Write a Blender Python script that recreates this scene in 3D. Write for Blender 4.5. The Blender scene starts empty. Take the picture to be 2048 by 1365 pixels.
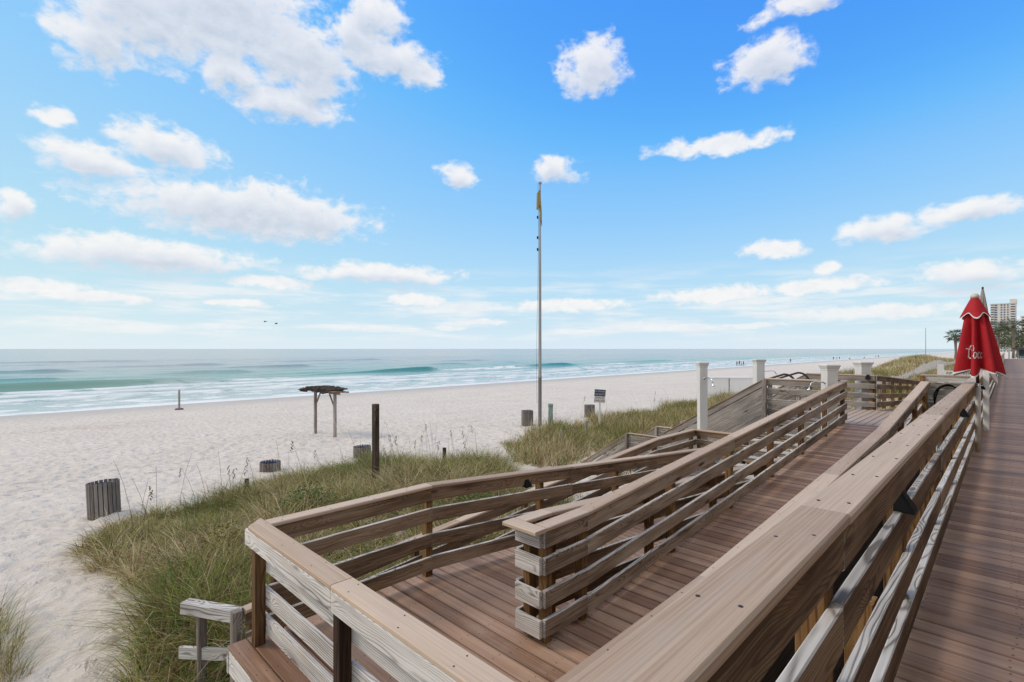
import bpy, bmesh, math, random
import numpy as np
from mathutils import Matrix, Vector, noise as mnoise

random.seed(7)
rng = np.random.default_rng(11)
scene = bpy.context.scene
COL = scene.collection
R = math.radians

# ------------------------------------------------------------------ camera
HEAD = R(44.5)                     # the view looks this far left of the boardwalk's direction (+Y)
cam_d = bpy.data.cameras.new('camera')
cam = bpy.data.objects.new('camera', cam_d)
COL.objects.link(cam)
cam.location = (0, 0, 1.52)
cam.rotation_euler = (R(90), 0, HEAD)
cam_d.sensor_width = 36
cam_d.lens = 17.75
cam_d.shift_y = 0.0076
cam_d.clip_start = 0.05
cam_d.clip_end = 60000
scene.camera = cam
scene.cycles.max_bounces = 4
scene.cycles.diffuse_bounces = 2
scene.cycles.glossy_bounces = 2
scene.cycles.caustics_reflective = False
scene.cycles.caustics_refractive = False
scene.cycles.transmission_bounces = 3

# ------------------------------------------------------------------ world, sun, exposure
SUN_AZ, SUN_EL = R(-128), R(42)    # azimuth clockwise from +Y
scene.view_settings.view_transform = 'Standard'
scene.view_settings.look = 'None'
scene.view_settings.exposure = 0.0
scene.view_settings.gamma = 1.0
scene.view_settings.use_curve_mapping = False

world = bpy.data.worlds.new('World')
scene.world = world
world.use_nodes = True
WT = world.node_tree


class NT:
    """tiny helper to write node graphs"""
    def __init__(self, tree):
        self.t = tree

    def n(self, typ, **kw):
        nd = self.t.nodes.new(typ)
        for k, v in kw.items():
            setattr(nd, k, v)
        return nd

    def put(self, sock, v):
        if isinstance(v, bpy.types.NodeSocket):
            self.t.links.new(v, sock)
        elif v is not None:
            sock.default_value = v

    def m(self, op, a=None, b=None, c=None, clamp=False):
        nd = self.n('ShaderNodeMath', operation=op, use_clamp=clamp)
        for i, v in enumerate((a, b, c)):
            if v is not None:
                self.put(nd.inputs[i], v)
        return nd.outputs[0]

    def v(self, op, a=None, b=None, scale=None):
        nd = self.n('ShaderNodeVectorMath', operation=op)
        if a is not None:
            self.put(nd.inputs[0], a)
        if b is not None:
            self.put(nd.inputs[1], b)
        if scale is not None:
            self.put(nd.inputs['Scale'], scale)
        return nd.outputs['Value'] if op in ('LENGTH', 'DOT_PRODUCT', 'DISTANCE') else nd.outputs[0]

    def xyz(self, x=0.0, y=0.0, z=0.0):
        nd = self.n('ShaderNodeCombineXYZ')
        for i, v in enumerate((x, y, z)):
            self.put(nd.inputs[i], v)
        return nd.outputs[0]

    def sep(self, v):
        nd = self.n('ShaderNodeSeparateXYZ')
        self.put(nd.inputs[0], v)
        return nd.outputs

    def noise(self, vec, scale=1.0, detail=2.0, rough=0.5, dist=0.0, dim='3D'):
        nd = self.n('ShaderNodeTexNoise', noise_dimensions=dim)
        self.put(nd.inputs['Vector'], vec)
        nd.inputs['Scale'].default_value = scale
        nd.inputs['Detail'].default_value = detail
        nd.inputs['Roughness'].default_value = rough
        nd.inputs['Distortion'].default_value = dist
        return nd.outputs['Fac']

    def ramp(self, fac, stops, interp='LINEAR'):
        nd = self.n('ShaderNodeValToRGB')
        cr = nd.color_ramp
        cr.interpolation = interp
        while len(cr.elements) < len(stops):
            cr.elements.new(0.5)
        for e, (p, col) in zip(cr.elements, stops):
            e.position = p
            e.color = (*col, 1) if len(col) == 3 else col
        self.put(nd.inputs[0], fac)
        return nd.outputs[0]

    def mix(self, fac, a, b, blend='MIX'):
        nd = self.n('ShaderNodeMix', data_type='RGBA', blend_type=blend)
        self.put(nd.inputs[0], fac)
        self.put(nd.inputs[6], a if isinstance(a, bpy.types.NodeSocket) else (*a, 1))
        self.put(nd.inputs[7], b if isinstance(b, bpy.types.NodeSocket) else (*b, 1))
        return nd.outputs[2]

    def smooth(self, x, lo, hi):
        nd = self.n('ShaderNodeMapRange', interpolation_type='SMOOTHSTEP')
        self.put(nd.inputs[0], x)
        self.put(nd.inputs[1], lo)
        self.put(nd.inputs[2], hi)
        return nd.outputs[0]


def build_world():
    t = WT
    t.nodes.clear()
    g = NT(t)
    out = g.n('ShaderNodeOutputWorld')
    bg = g.n('ShaderNodeBackground')
    sky = g.n('ShaderNodeTexSky', sky_type='NISHITA')
    sky.sun_disc = False
    sky.sun_elevation = SUN_EL
    sky.sun_rotation = SUN_AZ
    sky.altitude = 0
    sky.air_density = 0.7
    sky.dust_density = 0.0
    sky.ozone_density = 5.0
    # the photograph's sky is a light, saturated blue: grade the sky's radiance channel by channel
    cv = g.n('ShaderNodeRGBCurve')
    mp = cv.mapping
    mp.use_clip = False
    for ch, pts in enumerate(([(0, 0), (0.062, 0.085), (0.10, 0.25), (0.19, 0.46), (0.32, 0.58), (0.45, 0.65), (1.0, 0.80)],
                              [(0, 0), (0.12, 0.36), (0.185, 0.56), (0.345, 0.73), (0.50, 0.785), (1.0, 0.87)],
                              [(0, 0), (0.18, 0.80), (0.26, 0.95), (0.375, 0.97), (0.60, 0.93), (0.80, 0.90), (1.0, 0.90)])):
        c = mp.curves[ch]
        while len(c.points) < len(pts):
            c.points.new(0.5, 0.5)
        for p_, (x_, y_) in zip(c.points, pts):
            p_.location = (x_, y_)
    mp.update()
    t.links.new(g.v('SCALE', sky.outputs[0], scale=0.1), cv.inputs['Color'])
    skycol = g.v('SCALE', cv.outputs[0], scale=10.0)
    tc = g.n('ShaderNodeTexCoord')
    d = tc.outputs['Generated']
    s = g.sep(d)
    az = g.m('ARCTAN2', s[0], s[1])
    el = g.m('ARCSINE', s[2])
    deg = 57.29578
    azd = g.m('MULTIPLY', az, deg)
    eld = g.m('MULTIPLY', el, deg)
    P0 = g.xyz(azd, eld, 0.0)
    # (azimuth, elevation, half width, half height, strength) in degrees
    blobs = [(-80.5,28.3,6.0,3.4,1.1),(-73.5,25.6,3.0,1.6,0.9),(-66.5,25.8,3.0,1.6,0.8),(-55.0,28.0,2.6,1.2,0.9),(-61.0,30.5,3.5,2.2,1.0),(-66.0,13.2,5.0,2.0,1.05),(-74.5,30.0,9.5,4.2,1.2),(-84.0,25.4,3.2,2.4,1.00),(-67.3,28.0,6.0,3.2,1.1),(-58.6,29.2,5.1,1.8,1.00),(-59.7,32.7,3.2,1.8,0.90),(-68.7,24.0,5.9,1.5,1.00),(-87.0,18.7,1.3,0.9,0.80),
             (-79.0,18.6,4.6,1.8,0.95),(-84.7,15.9,3.6,1.6,0.90),(-72.5,13.7,11.5,2.5,1.15),(-80.1,8.6,9.0,1.4,1.1),(-89.5,11.6,1.3,1.2,1.00),(-59.1,8.2,8.8,1.1,0.95),(-69.6,6.6,4.9,0.8,0.90),(-55.1,5.4,3.6,0.9,0.90),
             (-50.7,18.8,2.5,1.4,1.00),(-39.4,19.5,3.1,1.4,1.00),(-35.2,28.8,3.4,2.6,0.95),(-17.9,26.9,3.9,2.1,0.95),(-14.0,30.6,5.0,1.1,0.90),(-22.6,20.5,6.6,0.9,0.90),
             (-8.0,11.0,3.7,1.3,1.00),(-2.3,11.5,3.4,1.1,1.00),(-17.0,10.0,3.1,1.0,0.90),(-12.3,7.6,1.4,0.8,1.00),(-2.3,6.4,3.9,1.1,1.00),(-13.1,6.1,5.8,0.8,0.95),(-22.6,5.7,6.3,1.0,0.95),(-38.5,4.8,7.9,0.8,0.85),(-9.2,3.4,7.9,0.8,0.80),
             (-88.2,5.2,3.9,0.8,0.90),(-83.7,4.5,5.4,0.6,0.75),(-72.8,4.5,4.8,0.5,0.60),(-48.1,3.0,3.1,0.5,0.70),(-19.3,2.4,4.2,0.4,0.70),(-52.0,2.4,3.0,0.4,0.6)]

    # big shapes; their coordinates are bent by noise so that edges billow
    w1 = g.n('ShaderNodeTexNoise')
    t.links.new(P0, w1.inputs['Vector'])
    w1.inputs['Scale'].default_value = 0.22
    w1.inputs['Detail'].default_value = 3
    wv = g.v('MULTIPLY', g.v('SUBTRACT', w1.outputs['Color'], (0.5, 0.5, 0.5)), (4.4, 2.4, 0))
    fl = g.m('ADD', g.m('MULTIPLY', eld, 0.055, clamp=True), 0.2)       # less bending low over the sea
    Q0 = g.v('ADD', P0, g.v('SCALE', wv, scale=fl))

    def shapes(Q, some):
        """1 at a cloud's heart, 0 at its rim, negative outside"""
        acc = None
        for (a, e, ha, he, k) in blobs:
            if some and he < 1.05:
                continue
            kk = 1.2 * k ** 0.5
            sx_, sy_ = 1 / (ha * kk), 1 / (he * kk)
            nd = g.n('ShaderNodeVectorMath', operation='MULTIPLY_ADD')
            g.put(nd.inputs[0], Q)
            nd.inputs[1].default_value = (sx_, sy_, 0)
            nd.inputs[2].default_value = (-a * sx_, -e * sy_, 0)
            b = g.v('LENGTH', nd.outputs[0])
            acc = b if acc is None else g.m('MINIMUM', acc, b)
        return g.m('SUBTRACT', 1.0, acc)

    # cloud goes on all round and overhead, outside the stretch described above
    gen = g.noise(g.v('MULTIPLY', P0, (0.045, 0.11, 1)), 1.0, 3, 0.5)
    gen = g.m('MULTIPLY_ADD', gen, 4.2, -1.3)
    away = g.smooth(g.m('ABSOLUTE', g.m('ADD', azd, 44.5)), 52.0, 66.0)
    high = g.smooth(eld, 38.0, 48.0)
    off = g.m('MAXIMUM', away, high)
    gen = g.m('ADD', gen, g.m('MULTIPLY_ADD', off, 4.0, -4.0))

    def detail(P, sx):
        return g.noise(g.v('MULTIPLY', P, (0.55, 0.85, 1)), 1.0, 5, 0.60, 0.25)

    den0 = g.m('MAXIMUM', g.m('MAXIMUM', shapes(Q0, False), gen), -1.0)
    Pup = g.v('ADD', P0, (-0.35, 0.8, 0))
    n0 = detail(P0, 0)
    n1 = detail(Pup, 0)
    dens = g.m('ADD', g.m('MULTIPLY', den0, 1.5), g.m('MULTIPLY_ADD', n0, 2.1, -1.10))
    alpha = g.smooth(dens, -0.10, 0.78)
    hor = g.smooth(eld, 0.3, 5.0)
    # thin layered cloud low over the horizon
    lay = g.noise(g.v('MULTIPLY', P0, (0.085, 0.75, 1)), 1.0, 5, 0.55)
    band = g.m('MULTIPLY', g.smooth(eld, 0.2, 2.2), g.smooth(eld, 10.0, 4.5))
    thin = g.m('MULTIPLY', g.m('MULTIPLY', g.smooth(lay, 0.42, 0.64), band), 0.72)
    alpha = g.m('MULTIPLY', alpha, g.m('MULTIPLY_ADD', hor, 0.40, 0.5))
    alpha = g.m('MAXIMUM', alpha, thin)
    # relief: billows catch the light from above left, thick bases turn grey
    rel = g.m('MULTIPLY_ADD', g.m('SUBTRACT', n0, n1), 1.3, 0.55, clamp=True)
    den_up = g.m('MAXIMUM', shapes(g.v('ADD', Q0, (-0.3, 1.2, 0)), True), -0.6)
    base = g.smooth(g.m('ADD', den_up, g.m('MULTIPLY_ADD', n0, 0.8, -0.4)), 0.0, 0.75)
    lit = g.m('SUBTRACT', g.m('MULTIPLY_ADD', rel, 0.30, 0.80), g.m('MULTIPLY', base, 0.40), clamp=True)
    ccol = g.ramp(lit, [(0.0, (0.46, 0.54, 0.64)), (0.45, (0.62, 0.68, 0.77)), (0.72, (0.83, 0.85, 0.91)), (1.0, (1.0, 0.985, 0.97))])
    cl = g.v('SCALE', ccol, scale=9.6)
    final = g.mix(alpha, skycol, cl)
    t.links.new(final, bg.inputs['Color'])
    bg.inputs['Strength'].default_value = 0.1
    t.links.new(bg.outputs[0], out.inputs['Surface'])
    world.cycles.sampling_method = 'MANUAL'
    world.cycles.sample_map_resolution = 512


build_world()

sun_d = bpy.data.lights.new('sun', 'SUN')
sun_d.energy = 1.5
sun_d.angle = R(16)
sun_d.color = (1.0, 0.86, 0.69)
sun = bpy.data.objects.new('sun', sun_d)
COL.objects.link(sun)
sd = Vector((math.sin(SUN_AZ) * math.cos(SUN_EL), math.cos(SUN_AZ) * math.cos(SUN_EL), math.sin(SUN_EL)))
sun.rotation_euler = sd.to_track_quat('Z', 'Y').to_euler()
sun.location = (-10, -10, 20)

# ------------------------------------------------------------------ materials
MATS = {}


def new_mat(name):
    m = bpy.data.materials.new(name)
    m.use_nodes = True
    m.node_tree.nodes.clear()
    g = NT(m.node_tree)
    out = g.n('ShaderNodeOutputMaterial')
    bs = g.n('ShaderNodeBsdfPrincipled')
    m.node_tree.links.new(bs.outputs[0], out.inputs['Surface'])
    MATS[name] = m
    return m, g, bs, out


def plain(name, col, rough=0.6, metal=0.0, var=0.12, scale=6.0, bump=0.0, spec=0.4):
    m, g, bs, out = new_mat(name)
    tc = g.n('ShaderNodeTexCoord')
    n = g.noise(tc.outputs['Object'], scale, 4, 0.6)
    k = g.m('MULTIPLY_ADD', n, 2 * var, 1 - var)
    oi = g.n('ShaderNodeObjectInfo')
    k = g.m('MULTIPLY', k, g.m('MULTIPLY_ADD', oi.outputs['Random'], var, 1 - var / 2))
    c = g.n('ShaderNodeCombineColor')
    colr = g.v('SCALE', g.xyz(*col), scale=k)
    m.node_tree.links.new(colr, bs.inputs['Base Color'])
    bs.inputs['Roughness'].default_value = rough
    bs.inputs['Metallic'].default_value = metal
    bs.inputs['Specular IOR Level'].default_value = spec
    if bump:
        b = g.n('ShaderNodeBump')
        b.inputs['Strength'].default_value = bump
        b.inputs['Distance'].default_value = 0.01
        m.node_tree.links.new(g.noise(tc.outputs['Object'], scale * 6, 3), b.inputs['Height'])
        m.node_tree.links.new(b.outputs[0], bs.inputs['Normal'])
    return m


def wood(name, dark, mid, light, knots=0.8, ring=16.0, contrast=1.0, stain=None, stain_amt=0.0, rough=0.85, knot_col=(0.07, 0.04, 0.025)):
    """sawn timber: growth rings wander along the board (local X), knots, fine fibre streaks"""
    m, g, bs, out = new_mat(name)
    lk = m.node_tree.links
    tc = g.n('ShaderNodeTexCoord')
    oi = g.n('ShaderNodeObjectInfo')
    rnd = oi.outputs['Random']
    rv = g.xyz(g.m('MULTIPLY', rnd, 91.7), g.m('MULTIPLY', g.m('FRACT', g.m('MULTIPLY', rnd, 17.31)), 9.0), g.m('MULTIPLY', g.m('FRACT', g.m('MULTIPLY', rnd, 53.77)), 9.0))
    P = g.v('ADD', tc.outputs['Object'], rv)
    # knots
    vo = g.n('ShaderNodeTexVoronoi', feature='F1')
    lk.new(g.v('MULTIPLY', P, (1.5, 6.5, 6.5)), vo.inputs['Vector'])
    vo.inputs['Scale'].default_value = 1.0
    kd = vo.outputs['Distance']
    knot = g.smooth(kd, 0.20, 0.07)
    warp = g.smooth(kd, 0.5, 0.0)
    # rings about an axis that drifts off the board
    nz = g.n('ShaderNodeTexNoise')
    lk.new(g.v('MULTIPLY', P, (0.9, 2.0, 2.0)), nz.inputs['Vector'])
    nz.inputs['Scale'].default_value = 1.0
    nz.inputs['Detail'].default_value = 2
    off = g.v('MULTIPLY', g.v('SUBTRACT', nz.outputs['Color'], (0.5, 0.5, 0.5)), (0, 0.13, 0.13))
    cen = g.xyz(0.0, g.m('MULTIPLY_ADD', g.m('FRACT', g.m('MULTIPLY', rnd, 7.77)), 0.14, -0.07), g.m('MULTIPLY_ADD', g.m('FRACT', g.m('MULTIPLY', rnd, 31.3)), 0.2, -0.1))
    q = g.v('ADD', g.v('ADD', tc.outputs['Object'], off), cen)
    sq = g.sep(q)
    rad = g.v('LENGTH', g.xyz(0.0, sq[1], sq[2]))
    rad = g.m('ADD', rad, g.m('MULTIPLY', warp, 0.07 * knots))
    ph = g.m('MULTIPLY', rad, ring * 20)
    rings = g.m('MULTIPLY_ADD', g.m('SINE', ph), 0.5, 0.5)
    rings = g.m('SUBTRACT', 1.0, g.m('POWER', rings, 4.0))
    fib = g.noise(g.v('MULTIPLY', P, (1.6, 55, 55)), 1.0, 4, 0.65)
    blot = g.noise(g.v('MULTIPLY', P, (1.1, 5, 5)), 1.0, 3, 0.55)
    f = g.m('ADD', g.m('MULTIPLY', rings, 0.20 * contrast), g.m('MULTIPLY', fib, 0.66))
    f = g.m('ADD', f, g.m('MULTIPLY_ADD', blot, 0.75, -0.36))
    f = g.m('ADD', f, g.m('MULTIPLY_ADD', rnd, 0.22, -0.18))
    col = g.ramp(f, [(0.20, dark), (0.45, mid), (0.76, light)])
    if stain is not None:
        st = g.smooth(g.noise(g.v('MULTIPLY', P, (0.9, 3, 3)), 1.7, 3, 0.6), 0.55, 0.75)
        col = g.mix(g.m('MULTIPLY', st, stain_amt), col, stain)
    kk = g.smooth(g.noise(P, 0.9, 1), 0.40, 0.47)
    col = g.mix(g.m('MULTIPLY', g.m('MULTIPLY', knot, knots), kk), col, knot_col)
    # drying checks: thin dark splits along the grain
    ck = g.smooth(g.noise(g.v('MULTIPLY', P, (0.7, 34, 34)), 1.0, 1), 0.30, 0.235)
    col = g.mix(g.m('MULTIPLY', ck, 0.55), col, tuple(c * 0.4 for c in dark))
    lk.new(col, bs.inputs['Base Color'])
    bs.inputs['Roughness'].default_value = rough
    bs.inputs['Specular IOR Level'].default_value = 0.25
    b = g.n('ShaderNodeBump')
    b.inputs['Strength'].default_value = 0.35
    b.inputs['Distance'].default_value = 0.004
    lk.new(g.m('ADD', g.m('MULTIPLY', fib, 0.8), g.m('MULTIPLY_ADD', ck, -1.0, rings)), b.inputs['Height'])
    lk.new(b.outputs[0], bs.inputs['Normal'])
    return m


def composite(name, a, b_, stain, dirt=0.5, rough=0.55, screws=False):
    """extruded composite board: fine streaks along local X, tone differs board to board, dirt on the surface"""
    m, g, bs, out = new_mat(name)
    lk = m.node_tree.links
    tc = g.n('ShaderNodeTexCoord')
    geo = g.n('ShaderNodeNewGeometry')
    oi = g.n('ShaderNodeObjectInfo')
    rnd = oi.outputs['Random']
    P = g.v('ADD', tc.outputs['Object'], g.xyz(g.m('MULTIPLY', rnd, 71.3), g.m('MULTIPLY', rnd, 13.7), 0.0))
    st = g.noise(g.v('MULTIPLY', P, (1.0, 110, 110)), 1.0, 4, 0.75)
    lo = g.noise(g.v('MULTIPLY', P, (0.8, 6, 6)), 1.0, 3, 0.5)
    f = g.m('ADD', g.m('MULTIPLY_ADD', st, 1.15, -0.2), g.m('MULTIPLY_ADD', lo, 0.4, -0.12))
    f = g.m('ADD', f, g.m('MULTIPLY_ADD', rnd, 0.42, -0.24))
    col = g.ramp(f, [(0.18, a), (0.78, b_)])
    gs = g.smooth(g.noise(g.v('MULTIPLY', P, (0.55, 16, 16)), 1.0, 4, 0.6), 0.48, 0.72)
    col = g.mix(g.m('MULTIPLY', gs, dirt), col, stain)
    wd = g.noise(geo.outputs['Position'], 1.7, 5, 0.6)
    col = g.mix(g.m('MULTIPLY', g.smooth(wd, 0.46, 0.75), dirt), col, stain)
    sp = g.n('ShaderNodeTexVoronoi')
    lk.new(geo.outputs['Position'], sp.inputs['Vector'])
    sp.inputs['Scale'].default_value = 5.5
    spot = g.m('MULTIPLY', g.smooth(sp.outputs['Distance'], 0.10, 0.03), g.smooth(g.noise(geo.outputs['Position'], 2.3, 2), 0.55, 0.62))
    col = g.mix(g.m('MULTIPLY', spot, 0.55), col, tuple(c * 0.3 for c in a))
    if screws:
        so = g.sep(tc.outputs['Object'])
        fx_ = g.m('SUBTRACT', g.m('FRACT', g.m('MULTIPLY', g.m('ADD', so[0], g.m('MULTIPLY', rnd, 0.05)), 1 / 0.41)), 0.5)
        dx_ = g.m('MULTIPLY', fx_, 0.41)
        dy_ = g.m('SUBTRACT', g.m('ABSOLUTE', so[1]), 0.038)
        dd = g.v('LENGTH', g.xyz(dx_, dy_, 0.0))
        col = g.mix(g.m('MULTIPLY', g.smooth(dd, 0.0075, 0.005), 0.85), col, (0.02, 0.014, 0.011))
        # darker in patches along the edges of each plank
        ed = g.smooth(g.m('ABSOLUTE', so[1]), 0.050, 0.070)
        col = g.mix(g.m('MULTIPLY', g.m('MULTIPLY', ed, g.smooth(lo, 0.35, 0.6)), 0.45), col, tuple(c * 0.45 for c in a))
    lk.new(col, bs.inputs['Base Color'])
    lk.new(g.m('MULTIPLY_ADD', wd, 0.35, rough - 0.17), bs.inputs['Roughness'])
    bs.inputs['Specular IOR Level'].default_value = 0.25
    b = g.n('ShaderNodeBump')
    b.inputs['Strength'].default_value = 0.3
    b.inputs['Distance'].default_value = 0.002
    lk.new(st, b.inputs['Height'])
    lk.new(b.outputs[0], bs.inputs['Normal'])
    return m


CAP = composite('tan_composite', (0.38, 0.268, 0.188), (0.66, 0.520, 0.400), (0.50, 0.435, 0.375), 0.35, 0.65)
DECK = composite('red_brown_composite', (0.215, 0.117, 0.070), (0.52, 0.330, 0.222), (0.50, 0.375, 0.285), 0.38, 0.55, screws=True)
PALEDECK = composite('pale_sheen_composite', (0.30, 0.215, 0.165), (0.52, 0.415, 0.345), (0.46, 0.39, 0.34), 0.5, 0.6, screws=True)  # paler deck tone: the sky's grazing sheen is put into the colour
BROWN = wood('brown_pine', (0.098, 0.059, 0.034), (0.270, 0.182, 0.114), (0.46, 0.345, 0.240), 0.9, 30, 0.75, (0.30, 0.165, 0.070), 0.35)
GREY = wood('bleached_pine', (0.17, 0.15, 0.135), (0.47, 0.445, 0.415), (0.72, 0.695, 0.66), 0.95, 20, 1.7, (0.48, 0.34, 0.19), 0.30, knot_col=(0.16, 0.12, 0.09))
MIDG = wood('grey_pine', (0.12, 0.10, 0.085), (0.31, 0.275, 0.245), (0.49, 0.455, 0.42), 0.8, 24, 1.1, (0.25, 0.16, 0.09), 0.3, knot_col=(0.08, 0.06, 0.045))
POST = wood('treated_post', (0.045, 0.024, 0.012), (0.20, 0.105, 0.040), (0.36, 0.215, 0.085), 0.5, 12, 1.0, (0.055, 0.030, 0.018), 0.75)
TANG = wood('tan_grey_pine', (0.120, 0.084, 0.056), (0.340, 0.255, 0.185), (0.56, 0.455, 0.36), 0.95, 27, 0.9, (0.34, 0.20, 0.09), 0.35)
STAINED = wood('stained_post', (0.026, 0.014, 0.009), (0.075, 0.040, 0.022), (0.24, 0.14, 0.055), 0.5, 12, 1.0)
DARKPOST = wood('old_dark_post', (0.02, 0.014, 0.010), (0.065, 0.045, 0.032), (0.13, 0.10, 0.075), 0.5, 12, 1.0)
BLACK = plain('black_plastic', (0.008, 0.008, 0.009), 0.7, spec=0.15)
SCREW = plain('screw_steel', (0.035, 0.03, 0.028), 0.5, 0.3)
WHITE = plain('white_paint', (0.74, 0.74, 0.72), 0.55, var=0.08, scale=3)
POLE = plain('grey_pole_paint', (0.33, 0.325, 0.31), 0.5, var=0.12, scale=2)
CHROME = plain('chrome', (0.75, 0.76, 0.78), 0.18, 1.0, 0.03)
RUST = plain('brown_pipe', (0.055, 0.035, 0.03), 0.4, 0.4)
BLUE = plain('blue_liner', (0.012, 0.032, 0.11), 0.5)
SLAT = wood('can_slat', (0.12, 0.105, 0.094), (0.225, 0.202, 0.182), (0.31, 0.283, 0.258), 0.1, 10, 0.6)
YELLOW = plain('yellow_cloth', (0.28, 0.22, 0.07), 0.8)
GREYCLOTH = plain('grey_cloth', (0.30, 0.28, 0.255), 0.9, var=0.2, scale=9)
CREAM = plain('cream_pipe', (0.62, 0.58, 0.50), 0.4)
NAVY = plain('sign_navy', (0.02, 0.03, 0.085), 0.5)
REDP = plain('sign_red', (0.35, 0.03, 0.03), 0.5)
INK = plain('sign_black', (0.02, 0.02, 0.02), 0.6)
GREENPIPE = plain('pale_green_pipe', (0.28, 0.36, 0.31), 0.5, var=0.25)


def mat_white_stained():
    m, g, bs, out = new_mat('white_column')
    lk = m.node_tree.links
    geo = g.n('ShaderNodeNewGeometry')
    p = geo.outputs['Position']
    n = g.noise(g.v('MULTIPLY', p, (6, 6, 0.8)), 1.0, 4, 0.6)
    col = g.mix(g.m('MULTIPLY', g.smooth(n, 0.45, 0.8), 0.35), (0.70, 0.695, 0.67), (0.50, 0.47, 0.43))
    lk.new(col, bs.inputs['Base Color'])
    bs.inputs['Roughness'].default_value = 0.5
    return m


COLUMN = mat_white_stained()

# ------------------------------------------------------------------ object helpers


def link(o):
    COL.objects.link(o)
    return o


def tag(o, label=None, cat=None, group=None, kind=None):
    if label:
        o['label'] = label
    if cat:
        o['category'] = cat
    if group:
        o['group'] = group
    if kind:
        o['kind'] = kind
    return o


def empty(name, loc, label=None, cat=None, group=None, kind=None):
    o = link(bpy.data.objects.new(name, None))
    o.location = loc
    o.empty_display_size = 0.2
    return tag(o, label, cat, group, kind)


def place(o, parent, mat4):
    """world matrix mat4 for o under a parent that is only translated"""
    if parent is not None:
        o.parent = parent
        base = parent.location if parent.parent is None else parent.parent.location + parent.location
        if parent.parent is None:
            o.matrix_basis = Matrix.Translation(-Vector(base)) @ mat4
        else:
            o.matrix_basis = parent.matrix_basis.inverted() @ (Matrix.Translation(-parent.parent.location) @ mat4)
    else:
        o.matrix_basis = mat4
    return o


def mesh_from(name, verts, faces, mats, midx=None, smooth=False):
    me = bpy.data.meshes.new(name)
    me.from_pydata([tuple(v) for v in verts], [], faces)
    for m in mats:
        me.materials.append(m)
    if midx is not None:
        me.polygons.foreach_set('material_index', midx)
    if smooth:
        me.polygons.foreach_set('use_smooth', [True] * len(me.polygons))
    me.update()
    return me


def octa(w, h, c):
    """chamfered rectangle, y across, z up, counter-clockwise seen from +x"""
    a, b = w / 2, h / 2
    return [(-a + c, -b), (a - c, -b), (a, -b + c), (a, b - c), (a - c, b), (-a + c, b), (-a, b - c), (-a, -b + c)]


def board_mesh(name, L, w, h, side, top, c=0.004, shear=0.0, miter=(0, 0)):
    """box along local X from 0 to L. shear slants the ends so that they stay plumb on a slope; miter slants them in plan"""
    c = min(c, w * 0.3, h * 0.3)
    sec = octa(w, h, c)
    vs = []
    for k, x in enumerate((0.0, L)):
        for (y, z) in sec:
            vs.append((x - z * shear + y * miter[k], y, z))
    fs = []
    mi = []
    for i in range(8):
        j = (i + 1) % 8
        fs.append((i, j, j + 8, i + 8))
        mi.append(1 if i in (3, 4, 5) else 0)
    fs.append(tuple(range(7, -1, -1)))
    fs.append(tuple(range(8, 16)))
    mi += [2, 2]
    return mesh_from(name, vs, fs, [side, top, top if top is not CAP else CAP], mi)


_mesh_cache = {}


def board(name, p0, p1, w, h, parent, side, top=None, c=0.004, jit=0.0, miter=(0, 0), plumb=True, cache=True):
    """board whose centre line runs p0 -> p1; h is measured plumb"""
    p0, p1 = Vector(p0), Vector(p1)
    d = p1 - p0
    L = d.length
    x = d.normalized()
    up = Vector((0, 0, 1))
    y = up.cross(x).normalized()
    z = x.cross(y)
    slope = x.z
    cs = max(0.2, math.sqrt(max(0, 1 - slope * slope)))
    hh = h * cs
    shear = -slope / cs if plumb else 0.0
    top = top or side
    key = (round(L, 3), w, round(hh, 4), side.name, top.name, c, round(shear, 4), miter)
    me = _mesh_cache.get(key)
    if me is None:
        me = board_mesh(name, L, w, hh, side, top, c, shear, miter)
        _mesh_cache[key] = me
    o = link(bpy.data.objects.new(name, me))
    if jit:
        p0 = p0 + Vector((0, 0, random.uniform(-jit, jit))) + y * random.uniform(-jit, jit)
        q = Matrix.Rotation(random.uniform(-jit, jit) * 1.2, 3, x)
        y = q @ y
        z = q @ z
    M = Matrix(((x.x, y.x, z.x, p0.x), (x.y, y.y, z.y, p0.y), (x.z, y.z, z.z, p0.z), (0, 0, 0, 1)))
    return place(o, parent, M)


def post(name, x, y, z0, z1, parent, mat=None, w=0.089, top=None, rot=0.0):
    mat = mat or POST
    L = z1 - z0
    key = ('post', round(L, 3), w, mat.name)
    me = _mesh_cache.get(key)
    if me is None:
        me = board_mesh(name, L, w, w, mat, mat, 0.005)
        _mesh_cache[key] = me
    o = link(bpy.data.objects.new(name, me))
    M = Matrix.Translation((x, y, z0)) @ Matrix.Rotation(rot, 4, 'Z') @ Matrix(((0, 0, 1, 0), (0, 1, 0, 0), (1, 0, 0, 0), (0, 0, 0, 1))) @ Matrix.Scale(-1, 4, (0, 1, 0))
    return place(o, parent, M)


def bm_obj(name, bm, mats, parent=None, loc=(0, 0, 0), smooth=False, rotz=0.0):
    me = bpy.data.meshes.new(name)
    bm.normal_update()
    bm.to_mesh(me)
    bm.free()
    for m in (mats if isinstance(mats, (list, tuple)) else [mats]):
        me.materials.append(m)
    if smooth:
        me.polygons.foreach_set('use_smooth', [True] * len(me.polygons))
    o = link(bpy.data.objects.new(name, me))
    o.parent = parent
    o.location = loc
    o.rotation_euler = (0, 0, rotz)
    return o


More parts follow.
